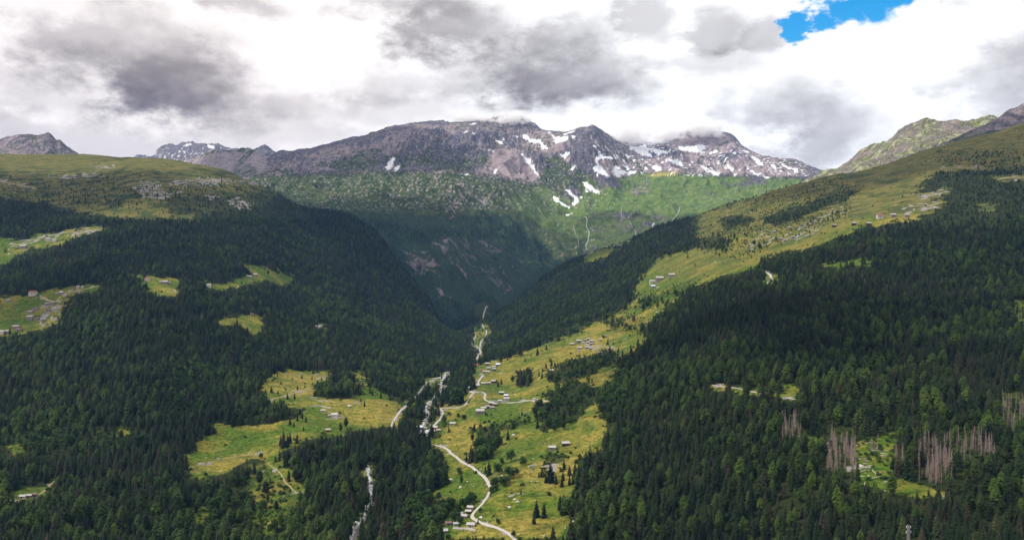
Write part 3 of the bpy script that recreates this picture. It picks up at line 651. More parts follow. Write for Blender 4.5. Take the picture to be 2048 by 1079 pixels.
def azel(u, v):
    az = math.atan2(u-CU, F); return az, math.atan2((VE-v)*math.cos(az), F)
w = bpy.data.worlds.new('World'); scn.world = w; w.use_nodes = True
t = NT(w.node_tree)
dirv = t.n('ShaderNodeTexCoord').outputs['Generated']
sx = t.n('ShaderNodeSeparateXYZ'); t.set(sx.inputs[0], dirv)
X, Y, Z = sx.outputs
az = t.math('ARCTAN2', X, Y); el = t.math('ARCSINE', Z)
flat = t.n('ShaderNodeCombineXYZ'); t.set(flat.inputs[0], az); t.set(flat.inputs[1], t.math('MULTIPLY', el, 1.7)); 
nA = t.noise(flat.outputs[0], 7.0, 7, .58)
m2 = t.vmath('ADD', flat.outputs[0], (7.3, 3.1, 1.7))
nB = t.noise(m2, 14.0, 8, .61)
m4 = t.vmath('ADD', flat.outputs[0], (2.9, 5.5, 8.1))
nD = t.noise(m4, 42.0, 5, .55)
m3 = t.vmath('ADD', flat.outputs[0], (1.3, 9.1, 4.7))
nC = t.noise(m3, 5.0, 5, .5)
az2 = t.math('ADD', az, t.math('MULTIPLY', t.math('SUBTRACT', nB, .5), .13))
el2 = t.math('ADD', el, t.math('MULTIPLY', t.math('SUBTRACT', nA, .5), .085))
P = t.n('ShaderNodeCombineXYZ'); t.set(P.inputs[0], az2); t.set(P.inputs[1], el2); P = P.outputs[0]
BLOBS = [  # u, v, half width, half height, depth of grey, weight of the grey towards the base
 (265,105,185,78,.66,.45), (365,165,125,60,.74,.35), (130,10,150,40,.14,0), (470,2,90,22,.45,0), (900,45,120,62,.66,.3), (840,5,140,40,.45,0),
 (1130,160,180,58,.80,.5), (1080,110,120,60,.45,.2), (840,165,190,36,.34,.3), (960,150,120,50,.35,.2), (1160,80,90,50,.35,.1), (1435,58,66,38,.50,.1), (1550,76,56,24,.42,.1), (1300,28,46,48,.42,0), (1420,118,120,30,.32,.3),
 (1570,215,110,52,.42,.4), (1650,260,95,62,.52,.3), (2010,170,110,62,.42,.3), (1850,0,90,12,.3,0), (600,222,120,34,.28,.2), (470,215,120,40,.34,.3), (90,190,120,44,.26,.2), (200,285,260,34,.33,.0), (520,265,260,26,.24,.0), (800,215,130,40,.24,0),
 (1040,222,110,20,.12,0), (-250,120,200,120,.4,.2), (2300,80,200,90,.4,.2),
]
dark = None
for (bu, bv, ru, rv, st, base) in BLOBS:
    a, e = azel(bu, bv); mp = t.n('ShaderNodeMapping'); mp.vector_type = 'TEXTURE'
    t.set(mp.inputs['Vector'], P); mp.inputs['Location'].default_value = (a, e, 0)
    mp.inputs['Scale'].default_value = (ru/F*1.5, rv/F*1.5, 1)
    g = t.math('SUBTRACT', 1.0, t.vmath('LENGTH', mp.outputs[0]))
    g = t.math('ADD', g, t.math('ADD', t.math('MULTIPLY', t.math('SUBTRACT', nB, .5), 1.0), t.math('MULTIPLY', t.math('SUBTRACT', nD, .5), .5)))
    s_ = t.smap(g, .04, .74, 0, min(.95, st))
    if base:
        q = t.n('ShaderNodeSeparateXYZ'); t.set(q.inputs[0], mp.outputs[0])
        s_ = t.math('MULTIPLY', s_, t.smap(q.outputs[1], -.7, .6, 1.0+base*.3, 1.0-base))
    inv = t.math('SUBTRACT', 1.0, s_)
    dark = inv if dark is None else t.math('MULTIPLY', dark, inv)
dark = t.math('SUBTRACT', 1.0, dark)
dark = t.math('ADD', dark, t.smap(nC, .48, .80, 0, .11))
dark = t.math('ADD', dark, t.math('MULTIPLY', t.math('SUBTRACT', nB, .5), .10), clamp=True)
white = t.mix(t.smap(az, -.35, .1), (1.13,1.045,1.0), (1.14,1.13,1.11))
cloud = t.mix(dark, white, (.140,.102,.094))
# blue gap
gap = None
for (bu, bv, ru, rv) in [(1735,18,64,40), (1690,45,60,28), (1640,62,44,22), (1610,85,20,16), (1790,5,40,28)]:
    a, e = azel(bu, bv); mp = t.n('ShaderNodeMapping'); mp.vector_type = 'TEXTURE'
    t.set(mp.inputs['Vector'], P); mp.inputs['Location'].default_value = (a, e, 0); mp.inputs['Scale'].default_value = (ru/F, rv/F, 1)
    g = t.math('ADD', t.math('SUBTRACT', 1.0, t.vmath('LENGTH', mp.outputs[0])), t.math('MULTIPLY', t.math('SUBTRACT', nB, .5), 1.3))
    g = t.smap(t.math('ADD', g, t.math('MULTIPLY', t.math('SUBTRACT', nD, .5), .9)), .0, .55)
    gap = g if gap is None else t.math('MAXIMUM', gap, g)
sky = t.n('ShaderNodeTexSky'); sky.sky_type = 'NISHITA'; sky.sun_disc = False
sky.sun_elevation = R(SUN_EL); sky.sun_rotation = R(SUN_AZ); sky.altitude = 1500
hs = t.n('ShaderNodeHueSaturation'); t.set(hs.inputs['Color'], sky.outputs[0]); hs.inputs['Saturation'].default_value = 1.55; hs.inputs['Value'].default_value = 1.25; hs.inputs['Hue'].default_value = .488
ground = t.mix(t.smap(el, -.02, .0), (.06,.07,.045), cloud)
b1 = t.n('ShaderNodeBackground'); t.set(b1.inputs[0], ground); b1.inputs[1].default_value = 1.0
b2 = t.n('ShaderNodeBackground'); t.set(b2.inputs[0], hs.outputs[0]); b2.inputs[1].default_value = 0.15
mx = t.n('ShaderNodeMixShader'); t.set(mx.inputs[0], gap)
t.nt.links.new(b1.outputs[0], mx.inputs[1]); t.nt.links.new(b2.outputs[0], mx.inputs[2])
wo = t.n('ShaderNodeOutputWorld'); t.nt.links.new(mx.outputs[0], wo.inputs['Surface'])
w.cycles.sampling_method = 'MANUAL'; w.cycles.sample_map_resolution = 512

vs = scn.view_settings; vs.view_transform = 'Standard'; vs.look = 'None'; vs.exposure = 0.18; vs.gamma = 1.0; vs.use_curve_mapping = False
cy = scn.cycles; cy.max_bounces = 4; cy.diffuse_bounces = 2; cy.glossy_bounces = 1; cy.transmission_bounces = 2; cy.volume_bounces = 0; cy.transparent_max_bounces = 4
cy.caustics_reflective = False; cy.caustics_refractive = False
# ================================================================== TREES
def mat_leaf(name, stops, rough=.8):
    m, t = newmat(name)
    oi = t.n('ShaderNodeObjectInfo')
    p = t.n('ShaderNodeTexCoord').outputs['Object']
    n = t.noise(p, .55, 3, .6)
    big = t.noise(oi.outputs['Location'], .0045, 4, .6)
    f = t.math('ADD', t.math('MULTIPLY', oi.outputs['Random'], .62), t.math('MULTIPLY', t.math('SUBTRACT', big, .5), .9))
    f = t.math('ADD', f, t.math('MULTIPLY', n, .38), clamp=True)
    t.out(t.ramp(f, stops), rough, spec=.15)
    return m
M_NEEDLE = mat_leaf('spruce_needles', [(0,(0.0020,0.0052,0.0041)), (.3,(0.0041,0.0117,0.0056)), (.55,(0.0108,0.0259,0.0075)), (.72,(0.0179,0.0255,0.0105)), (.86,(0.0323,0.0262,0.0183)), (1,(0.0519,0.0753,0.0137))])
M_PINE = mat_leaf('pine_needles', [(0,(0.0040,0.0095,0.0031)), (.35,(0.0113,0.0229,0.0052)), (.6,(0.0247,0.0470,0.0078)), (.85,(0.0497,0.0829,0.0125)), (1,(0.0522,0.0399,0.0208))])
M_LEAF = mat_leaf('broad_leaves', [(0,(0.0113,0.0260,0.0063)), (.5,(0.0273,0.0598,0.0123)), (1,(0.0701,0.1218,0.0253))], .7)
M_TUSS = mat_leaf('tussock_grass', [(0,(.022,.044,.008)), (.5,(.055,.075,.012)), (1,(.130,.110,.026))], .85)
M_BARK = plain('bark', (.070,.052,.040), .95, .4, 2.0)
M_DEAD = plain('bleached_wood', (.24,.180,.168), .95, .4, .2)
M_LOG = plain('barked_log', (.46,.40,.34), .9, .3, .8)

def blade(mb, base, ang, L, droop, w, up=.10, mi=0):
    c, s = math.cos(ang), math.sin(ang)
    r = Vector(base); tip = r+Vector((c*L, s*L, -droop))
    k = r+Vector((c*L*.45, s*L*.45, -droop*.25+up*L)); n = Vector((-s, c, 0))*w
    a = r+Vector((c*L*.55, s*L*.55, -droop*.75))
    mb.add([r, a+n, tip, a-n, k], [(0,1,4), (4,1,2), (4,2,3), (0,4,3)], mi)
def spruce_crown(mb, rnd, H, Rb, tiers, per, start=.06, power=.85, mi=0, round_=0.0):
    for i in range(tiers):
        f = i/(tiers-1); h = H*(start+(1-start)*(f**.92))
        prof = (1-f)**power if not round_ else (1-f**2.6)**.8*(.55+.45*min(1, f*3.2))
        L = Rb*prof+.28
        n = max(3, int(per*(.45+.55*prof)))
        a0 = rnd.random()*6.3
        for j in range(n):
            a = a0+6.283*j/n+rnd.uniform(-.25, .25); l = L*rnd.uniform(.68, 1.16)
            blade(mb, (0, 0, h+rnd.uniform(-.25, .25)), a, l, l*rnd.uniform(.30, .60)*(1-.4*round_), l*rnd.uniform(.22, .34)+.10, .10, mi)
    blade(mb, (0, 0, H*.94), rnd.random()*6, .25, -H*.06, .18, 0, mi)
    mb.add([(.22,0,H*.93), (-.14,.2,H*.93), (-.14,-.2,H*.93), (0,0,H*1.03)], [(0,1,3), (1,2,3), (2,0,3)], mi)
def trunk_mb(H, r, mi=0, mb=None, top=.9):
    mb = mb or MB(); mb.tube((0,0,-1.2), (0,0,H*.35), r*1.15, r*.75, 6, mi); mb.tube((0,0,H*.35), (0,0,H*top), r*.75, .04, 6, mi); return mb
def broad_crown(mb, rnd, H, Rr, lobes, leaves, size, mi=0):
    cs = []
    for i in range(lobes):
        a = rnd.random()*6.283; q = math.sqrt(rnd.random())*.72; zz = rnd.uniform(.30, .92)
        k = math.sqrt(max(0.1, 1-((zz-.55)/.55)**2))
        cs.append((Vector((math.cos(a)*q*Rr*k, math.sin(a)*q*Rr*k, zz*H)), Rr*rnd.uniform(.28, .48)))
    for i in range(leaves):
        c, r = rnd.choice(cs)
        d = Vector((rnd.gauss(0,1), rnd.gauss(0,1), rnd.gauss(.25,1))).normalized()
        p = c+d*r*rnd.uniform(.72, 1.08)
        n = (d+Vector((rnd.gauss(0,.5), rnd.gauss(0,.5), rnd.gauss(.2,.5)))).normalized()
        u = n.orthogonal().normalized(); v = n.cross(u); s = size*rnd.uniform(.55, 1.25)
        an = rnd.random()*6.28; u, v = u*math.cos(an)+v*math.sin(an), v*math.cos(an)-u*math.sin(an)
        mb.add([p+u*s, p+v*s*.7+n*s*.2, p-u*s, p-v*s*.7+n*s*.1], [(0,1,2), (0,2,3)], mi)
def dead_mb(rnd, H):
    mb = MB(); lean = (rnd.uniform(-1.3,1.3), rnd.uniform(-1.3,1.3))
    at = lambda f: (lean[0]*f*f, lean[1]*f*f, H*f)
    mb.tube((0,0,-1), at(.5), .24, .17, 5); mb.tube(at(.5), at(1), .17, .04, 5)
    bm = MB()
    for i in range(190):
        f = rnd.uniform(.10, .98); p = Vector(at(f)); a = rnd.random()*6.28; L = (2.5*(1-f)**.75+.3)*rnd.uniform(.35, 1.15)
        q = p+Vector((math.cos(a)*L, math.sin(a)*L, -L*rnd.uniform(.05, .7)))
        bm.tube(p, q, .055, .022, 3)
    return mb, bm

SPR = []     # near spruces: (crown mesh, trunk mesh) at 20 m height
for i, (Rb, ti, pe, po) in enumerate([(4.6, 17, 12, .80), (5.2, 16, 12, .70), (3.9, 18, 11, .88), (4.7, 15, 12, .60)]):
    rn = random.Random(100+i); mb = MB(); spruce_crown(mb, rn, 20, Rb, ti, pe, .05, po)
    SPR.append((mb.mesh('spruce_crown', M_NEEDLE), trunk_mb(20, .30).mesh('spruce_trunk', M_BARK)))
LARCH = []
for i in range(3):
    rn = random.Random(130+i); mb = MB(); spruce_crown(mb, rn, 20, 4.2+.4*i, 14, 12, .20, .5, 0, 1.0)
    LARCH.append((mb.mesh('pine_crown', M_PINE), trunk_mb(20, .30).mesh('pine_trunk', M_BARK)))
BRD = []
for i in range(3):
    rn = random.Random(150+i); mb = MB(); broad_crown(mb, rn, 10, 4.2+.4*i, 20, 1250, .55)
    tr = trunk_mb(10, .28, top=.55)
    for k in range(6):
        a = k*1.05+rn.random(); tr.tube((0,0,2.0+k*.4), (math.cos(a)*2.3, math.sin(a)*2.3, 5+k*.5), .13, .04, 5)
    BRD.append((mb.mesh('broadleaf_crown', M_LEAF), tr.mesh('broadleaf_trunk', M_BARK)))
DEAD = []
for i in range(4):
    a, b = dead_mb(random.Random(170+i), 20); DEAD.append((b.mesh('bare_branches', M_DEAD), a.mesh('dead_trunk', M_DEAD)))

# single-mesh versions for the stuff forest (never linked to the scene, only fed to the scatter)
def proto(kind, seed):
    rn = random.Random(seed); mb = MB()
    if kind == 'spruce': spruce_crown(mb, rn, 20, rn.uniform(3.7, 5.3), 13, 10, .07, rn.uniform(.58, .88)); m1 = M_NEEDLE
    elif kind == 'spruce_far': spruce_crown(mb, rn, 20, rn.uniform(4.0, 5.3), 9, 7, .07, rn.uniform(.6, .85)); m1 = M_NEEDLE
    elif kind == 'pine': spruce_crown(mb, rn, 20, rn.uniform(4.4, 5.7), 11, 10, .22, .5, 0, 1.0); m1 = M_PINE
    elif kind == 'broad': broad_crown(mb, rn, 10, rn.uniform(4, 5), 14, 520, .75); m1 = M_LEAF
    elif kind == 'shrub': broad_crown(mb, rn, 2.6, 2.1, 9, 130, .55); m1 = M_LEAF
    elif kind == 'tussock': broad_crown(mb, rn, 2.4, 2.2, 6, 60, .7); m1 = M_TUSS
    elif kind == 'rock':
        bm = bmesh.new(); bmesh.ops.create_icosphere(bm, subdivisions=2, radius=1)
        for v in bm.verts: v.co *= rn.uniform(.7, 1.15); v.co.z *= .7; v.co.x *= 1.2
        me = bpy.data.meshes.new('stone'); bm.to_mesh(me); bm.free(); me.materials.append(M_STONE)
        return bpy.data.objects.new('stone_seed', me)
    if kind in ('spruce', 'pine'): trunk_mb(20, .27, 1, mb)
    if kind == 'broad': mb.tube((0,0,-1), (0,0,5), .3, .15, 5, 1)
    return bpy.data.objects.new(kind+'_seed', mb.mesh(kind, m1, M_BARK))
M_STONE = plain('weathered_stone', (.42,.40,.38), .9, .3, .8)

def scatter(name, pts, scl, rot, idx, protos, **tags):
    """one stuff object: points carrying a scale, a turn and a choice of seed plant"""
    me = bpy.data.meshes.new(name); n = len(pts)
    me.vertices.add(n); me.vertices.foreach_set('co', np.asarray(pts, np.float32).ravel())
    a = me.attributes.new('scl', 'FLOAT_VECTOR', 'POINT'); a.data.foreach_set('vector', np.asarray(scl, np.float32).ravel())
    a = me.attributes.new('rot', 'FLOAT_VECTOR', 'POINT'); a.data.foreach_set('vector', np.asarray(rot, np.float32).ravel())
    a = me.attributes.new('pick', 'INT', 'POINT'); a.data.foreach_set('value', np.asarray(idx, np.int32).ravel())
    o = link(bpy.data.objects.new(name, me))
    g = bpy.data.node_groups.new(name+'_scatter', 'GeometryNodeTree')
    g.interface.new_socket('Geometry', in_out='INPUT', socket_type='NodeSocketGeometry')
    g.interface.new_socket('Geometry', in_out='OUTPUT', socket_type='NodeSocketGeometry')
    N = g.nodes; L = g.links
    gi = N.new('NodeGroupInput'); go = N.new('NodeGroupOutput'); jn = N.new('GeometryNodeJoinGeometry')
    def na(nm, ty):
        q = N.new('GeometryNodeInputNamedAttribute'); q.data_type = ty; q.inputs[0].default_value = nm; return q.outputs[0]
    s_, r_, p_ = na('scl', 'FLOAT_VECTOR'), na('rot', 'FLOAT_VECTOR'), na('pick', 'INT')
    er = N.new('FunctionNodeEulerToRotation'); L.new(r_, er.inputs[0])
    for k, po in enumerate(protos):
        oi = N.new('GeometryNodeObjectInfo'); oi.inputs[0].default_value = po; oi.inputs['As Instance'].default_value = True
        cp = N.new('FunctionNodeCompare'); cp.data_type = 'INT'; cp.operation = 'EQUAL'
        ii = [x for x in cp.inputs if x.type == 'INT']; L.new(p_, ii[0]); ii[1].default_value = k
        ip = N.new('GeometryNodeInstanceOnPoints')
        L.new(gi.outputs[0], ip.inputs['Points']); L.new(cp.outputs[0], ip.inputs['Selection']); L.new(oi.outputs['Geometry'], ip.inputs['Instance'])
        L.new(er.outputs[0], ip.inputs['Rotation']); L.new(s_, ip.inputs['Scale']); L.new(ip.outputs[0], jn.inputs[0])
    L.new(jn.outputs[0], go.inputs[0])
    md = o.modifiers.new('scatter', 'NODES'); md.node_group = g
    return tag(o, kind='stuff', **tags)

# ------------------------------------------------------------------ where forest trees stand
def band_points(S, d0, d1, sp, u0=-520, u1=2560):
    xs = np.arange((u0-CU)/F*d1, (u1-CU)/F*d1, sp); ys = np.arange(d0, d1, sp)
    gx, gy = np.meshgrid(xs, ys); gx = gx.ravel()+RNG.uniform(-.46, .46, gx.size)*sp; gy = gy.ravel()+RNG.uniform(-.46, .46, gy.size)*sp
    u = gx/gy*F+CU; k = (u > u0)&(u < u1)&(gy > S.D[1]); return gx[k], gy[k], u[k]
TX = []
for d0, d1, sp in [(430,900,7.7), (900,1300,8.1), (1300,1800,8.5), (1800,2500,9.2), (2500,3300,10.2), (3300,4400,11.5)]:
    gx, gy, u = band_points(A, d0, d1, sp)
    z = A.get(A.Z, u, gy); V = A.get(A.V, u, gy); Vc = A.get(A.Vc, u, gy)
    ht = 18*(1+.30*fbm(gx/60, gy/60, 2, 50))*RNG.uniform(.55, 1.28, gx.size)
    ht *= np.where(u > 1150, .92, 1.04); ht *= np.where((u > 1500)&(gy < 690), .92, 1)
    alp = ((V < 442)&(u < 620))|((u > 1380)&(V < 470)&(gy > 1850)); ht = np.where(alp, ht*.58, ht)
    sparse_ = cover_A(A, u, np.minimum(V, Vc), gx, gy)
    sky = A.get(np.broadcast_to(A.Vc[:, -1:], A.Z.shape), u, gy)
    def top_cover(h):
        top = V-h/gy*F*.80
        return np.where(top < sky+2, 1.0, cover_A(A, u, np.maximum(np.minimum(top, Vc), A.Vc.min()), gx, gy))
    dtop = top_cover(ht)
    for shorter in (.72, .67, .70):      # younger, shorter trees where the forest meets open ground
        bad = (dtop < .3)&(sparse_ > .5); ht = np.where(bad, ht*shorter, ht); dtop = np.where(bad, top_cover(ht), dtop)
    dtop = np.where((dtop < .12)&(sparse_ > .5)&(RNG.random(gx.size) < np.where(u > 1500, .85, .35)), 1, dtop)
    dn = np.minimum(sparse_, np.where(dtop > .12, 1, dtop))
    clump = .5+.9*fbm(gx/38, gy/38, 3, 51)
    keep = RNG.random(gx.size) < np.where(dn > .92, .97, dn*np.clip(clump*1.5, 0, 1.3)*.9)
    keep |= (dn <= .015)&(gy < 2600)&(RNG.random(gx.size) < .006)&(fbm(gx/120, gy/120, 3, 58) > .0)
    keep &= ~((dn > .92)&(fbm(gx/45, gy/45, 3, 52) > .72)&(RNG.random(gx.size) < .75)&(u < 1500))
    keep &= (V-Vc) < ht/gy*F+12
    keep &= V < 1260
    keep &= ~((gy > 3500)&(u > 930)&(u < 1000))
    TX.append(np.stack([gx, gy, z, u, V, ht, dn], 1)[keep])
ex = []; rq = np.random.default_rng(5)
for uu, vv in zip(rq.uniform(1640, 1915, 150), rq.uniform(1006, 1052, 150)):      # young trees below the clearing
    p = A.hit(uu, vv); ex.append((p.x, p.y, p.z, uu, vv, rq.uniform(6, 12.5), 1.0))
TX.append(np.array(ex)); T = np.concatenate(TX); print('valley trees', len(T))
TB = []
for d0, d1, sp in [(3500,4400,10.5), (4400,5700,12.0)]:
    gx, gy, u = band_points(B, d0, d1, sp, 380, 1260)
    z = B.get(B.Z, u, gy); V = B.get(B.V, u, gy); Vc = B.get(B.Vc, u, gy); hideA = A.get(np.broadcast_to(A.Vc[:, -1:], A.Z.shape), u, np.full_like(u, 5000.))
    dn = TREEB(u+fbm(gx/170, gy/170, 4, 42)*20, V)*(1-.85*CLIFF(u, V))
    keep = (RNG.random(gx.size) < dn*np.clip(.9+1.1*fbm(gx/110, gy/110, 3, 53), .12, 1))&(V-Vc < 8)&(V < hideA+14)
    ht = RNG.uniform(8, 17, gx.size)*np.where(dn > .8, 1.05, .72)
    TB.append(np.stack([gx, gy, z, u, V, ht, dn], 1)[keep])
TB = np.concatenate(TB); print('massif trees', len(TB))

# ------------------------------------------------------------------ individual trees, each a thing with trunk and crown
def tree(name, meshes, loc, h, base_h, label, cat, group, wide=1.0):
    e = empty(name, loc, random.uniform(0, 6.28)); s = h/base_h
    e.scale = (s*wide, s*wide, s)
    c = link(bpy.data.objects.new('crown', meshes[0]), e)
    link(bpy.data.objects.new('trunk', meshes[1]), e)
    return tag(e, label, cat, group)
def at_px(u, v): return A.hit(u, v)
LONE = [   # (label, group, [(u, v of the foot, height in photo pixels, kind)])
 ("lone dark spruce on the yellow grass slope, nearest the bottom edge", None, [(1106,1077,27,'s')]),
 ("dark spruce in the trio on the yellow slope right of the lower road", "trio of spruces on the yellow slope", [(1073,1033,34,'s'),(1068,1047,22,'s'),(1088,1034,32,'s')]),
 ("dark spruce in the tight clump between the trio and the forest edge", "tight clump of spruces by the forest edge", [(1120,1018,30,'s'),(1127,1027,40,'s'),(1138,1030,36,'b'),(1146,1014,38,'s'),(1155,1012,36,'s')]),
 ("dark spruce in the scattered stand below the two small cabins on the slope", "spruces scattered below the two cabins", [(1101,963,38,'s'),(1092,964,18,'s'),(1112,967,22,'s'),(1084,953,22,'s'),(1078,954,12,'s'),(1128,938,23,'s'),(1139,950,22,'s'),(1139,969,20,'s'),(1126,960,18,'s'),(1124,972,18,'s')]),
 ("dark spruce at the ragged left margin of the forest where grass meets trees", "spruces along the ragged forest margin", [(1150,965,44,'s'),(1158,978,50,'s'),(1167,980,46,'s'),(1175,978,48,'s'),(1172,940,40,'s'),(1180,942,50,'s'),(1187,945,46,'s'),(1195,930,40,'s'),(1157,1035,40,'s'),(1165,1030,30,'s'),(1175,1028,36,'s'),(1160,1046,18,'s'),(1186,1032,32,'s'),(1165,995,22,'s'),(1149,1078,34,'s'),(1137,1084,26,'s'),(1126,1084,18,'s')]),
 ("small dark spruce on the grass above the forest margin, below the dark timber cabin", None, [(1159,918,13,'s')]),
 ("dark pointed spruce alone beside the boulder line left of the grass slope's middle", None, [(1016,878,22,'s')]),
 ("short dark spruce right of the boulder line on the middle grass slope", None, [(1075,856,18,'s')]),
 ("tiny spruce on the green slope below the side road", None, [(1044,830,12,'s')]),
 ("dark spruce beside the road on its uphill side, above the curve", None, [(933,923,18,'s')]),
 ("tall dark spruce in the pair above the road's wide curve", "pair of spruces above the road's wide curve", [(978,950,32,'s'),(971,946,18,'s')]),
 ("pale green spruce on the grass patch inside the road's curve", None, [(923,966,19,'p')]),
 ("rounded bush-like tree on the grass strip inside the road's curve", None, [(919,948,14,'b')]),
 ("dark tree of the dense round copse above the road's wide curve", "trees of the round copse above the road", [(953,925,26,'s'),(964,920,28,'b'),(972,915,26,'b'),(981,907,30,'b'),(990,892,24,'b'),(968,893,22,'b'),(978,880,18,'s'),(958,905,28,'b'),(988,879,18,'b'),(1000,889,14,'b')]),
 ("round leafy tree on the slope between the copse and the two cabins", "round leafy trees on the middle slope", [(1022,922,22,'b'),(996,948,22,'b'),(1047,930,17,'b'),(1020,957,24,'b'),(1034,950,15,'b'),(1006,973,20,'b'),(1004,928,14,'b'),(1043,926,18,'s'),(1015,966,16,'b')]),
 ("bright green bushy tree beside the outer edge of the road's curve", "bushy trees beside the road's outer edge", [(989,972,18,'b'),(983,985,14,'b'),(992,980,12,'b')]),
 ("small tree on the yellow slope above the lower road's houses", "small trees on the yellow slope", [(1042,988,10,'s'),(961,1025,10,'b'),(996,1047,11,'b'),(1027,1074,13,'b'),(956,1046,10,'s')]),
 ("round leafy tree crowding the hamlet of stone houses beside the lower road", "leafy trees round the lower hamlet", [(945,1006,22,'b'),(936,1012,22,'b'),(927,1018,22,'b'),(918,1022,16,'b'),(909,1042,20,'b'),(920,1047,16,'b'),(902,1018,24,'b'),(886,1012,16,'b'),(893,1024,20,'b'),(913,1035,18,'b'),(897,1080,14,'b'),(952,1078,12,'s')]),
 ("leafy tree at the forest foot left of the lower hamlet", "leafy trees at the forest foot", [(868,1058,28,'b'),(852,1062,28,'b'),(880,1046,22,'b'),(860,1040,24,'b'),(842,1050,26,'b'),(873,1030,20,'b'),(886,1035,20,'b'),(850,1078,26,'b')]),
 ("tall dark spruce beside the small meadow hut with the red wall", "pair of tall trees by the red walled hut", [(692,856,24,'p'),(681,863,20,'p')]),
 ("dark spruce standing in the row at the left edge of the river grove", "spruces at the left edge of the river grove", [(594,886,22,'s'),(580,886,22,'s'),(567,894,38,'s'),(575,893,26,'s'),(561,890,20,'s')]),
 ("small dark bush alone on the green meadow by the footpath", None, [(522,917,12,'b')]), ("small spruce on the green meadow right of the footpath's end", None, [(551,923,16,'s')]),
 ("small young spruce dotted over the upper terrace meadow by the track", "young spruces on the upper terrace meadow", [(543,785,15,'s'),(556,787,9,'s'),(575,798,13,'s'),(589,798,15,'s'),(604,756,9,'s'),(624,758,10,'s'),(635,767,9,'s'),(595,778,9,'s'),(531,787,11,'s'),(562,768,9,'s'),(548,760,8,'s'),(585,760,8,'s'),(610,775,8,'s'),(643,760,8,'s'),(555,752,8,'s')]),
 ("dark spruce straggling out of the forest into the terrace meadow", "spruces straggling into the terrace meadow", [(595,841,15,'s'),(580,849,15,'s'),(604,836,15,'s'),(612,843,13,'s'),(607,861,11,'s'),(588,852,12,'s'),(600,828,13,'s')]),
 ("small spruce in the pair on the terrace meadow's far side", "pair of spruces on the meadow's far side", [(729,812,13,'s'),(722,803,9,'s')]),
 ("spruce at the far right corner of the terrace meadow", "spruces at the meadow's far corner", [(762,796,18,'s'),(745,790,14,'s'),(781,800,16,'s')]),
 ("dark spruce on the slope between the stone village and the upper river hamlet", "spruces on the slope below the stone village", [(1075,710,16,'s'),(1093,699,11,'s'),(1103,731,17,'s'),(1092,736,13,'s'),(1085,742,10,'s'),(1100,722,10,'s'),(1078,752,14,'s'),(1084,756,12,'s'),(1062,712,8,'s'),(1050,722,7,'s')]),
 ("dark spruce in the dense little grove behind the hairpin hamlet", "spruces of the grove behind the hairpin hamlet", [(1036,770,24,'s'),(1042,772,26,'s'),(1049,770,26,'s'),(1056,772,24,'s'),(1060,766,20,'s'),(996,773,14,'s'),(1003,768,12,'s')]),
 ("lone dark spruce at the tip of the grass slope beside the right forest", None, [(1283,661,19,'s')]),
 ("dark spruce in the fringe left of the right forest, above the village track", "spruces of the fringe above the village track", [(1290,672,20,'s'),(1276,692,20,'s'),(1297,655,16,'s'),(1262,706,18,'s'),(1245,712,16,'s')]),
 ("dark tree near the roadside in the clump below the hairpin's lower bend", "trees of the clump below the hairpin", [(897,806,32,'s'),(905,808,36,'s'),(913,809,34,'b'),(920,806,28,'b'),(889,800,26,'s'),(884,812,18,'s'),(872,812,16,'s')]),
 ("dark tree scattered over the slope between the side road and the copse", "scattered trees below the side road", [(1093,850,18,'s'),(1113,855,20,'b'),(1108,862,14,'b'),(1127,858,18,'b'),(1140,848,16,'b'),(970,862,10,'b'),(985,856,10,'b'),(1058,845,10,'b'),(1050,848,9,'b'),(960,858,11,'b'),(917,835,10,'b'),(928,840,11,'b')]),
]
KIND = {'s': ('spruce_tree', SPR, 20, 'spruce'), 'p': ('pine_tree', LARCH, 20, 'pine tree'), 'b': ('broadleaf_tree', BRD, 10.5, 'leafy tree')}
spruce_count = 0; LX = []
rl = random.Random(3)
for lab, grp, items in LONE:
    for (u, v, hp, k) in items:
        p = at_px(u, min(v, 1095)); 
        if v > 1095: pass
        nm, pool, bh, cat = KIND[k]; h = hp/F*p.y*1.04
        multi = len({q[3] for q in items}) > 1
        lb = lab
        if multi and k == 'b': lb = lab.replace('dark spruce', 'rounded leafy tree').replace('dark tree', 'rounded leafy tree').replace('dark pointed', 'rounded')
        if multi and k == 's': lb = lab.replace('round leafy tree', 'pointed spruce').replace('dark tree', 'dark spruce').replace('small tree', 'small spruce')
        tree(nm, rl.choice(pool), (p.x, p.y, p.z-.2), h, bh, lb, cat, grp or None, rl.uniform(.92, 1.12) if k != 'b' else rl.uniform(.95, 1.15))
        LX.append((p.x, p.y)); spruce_count += (k == 's')
for dd in (560., 567., 574., 581., 588., 592.): LX.append(((1817-CU)/F*dd, dd)); LX.append(((1826-CU)/F*dd, dd))
LX = np.array(LX)
# forest trees stay clear of the individual ones
keep = np.ones(len(T), bool)
for lx in LX: keep &= (T[:,0]-lx[0])**2+(T[:,1]-lx[1])**2 > 9
T = T[keep]

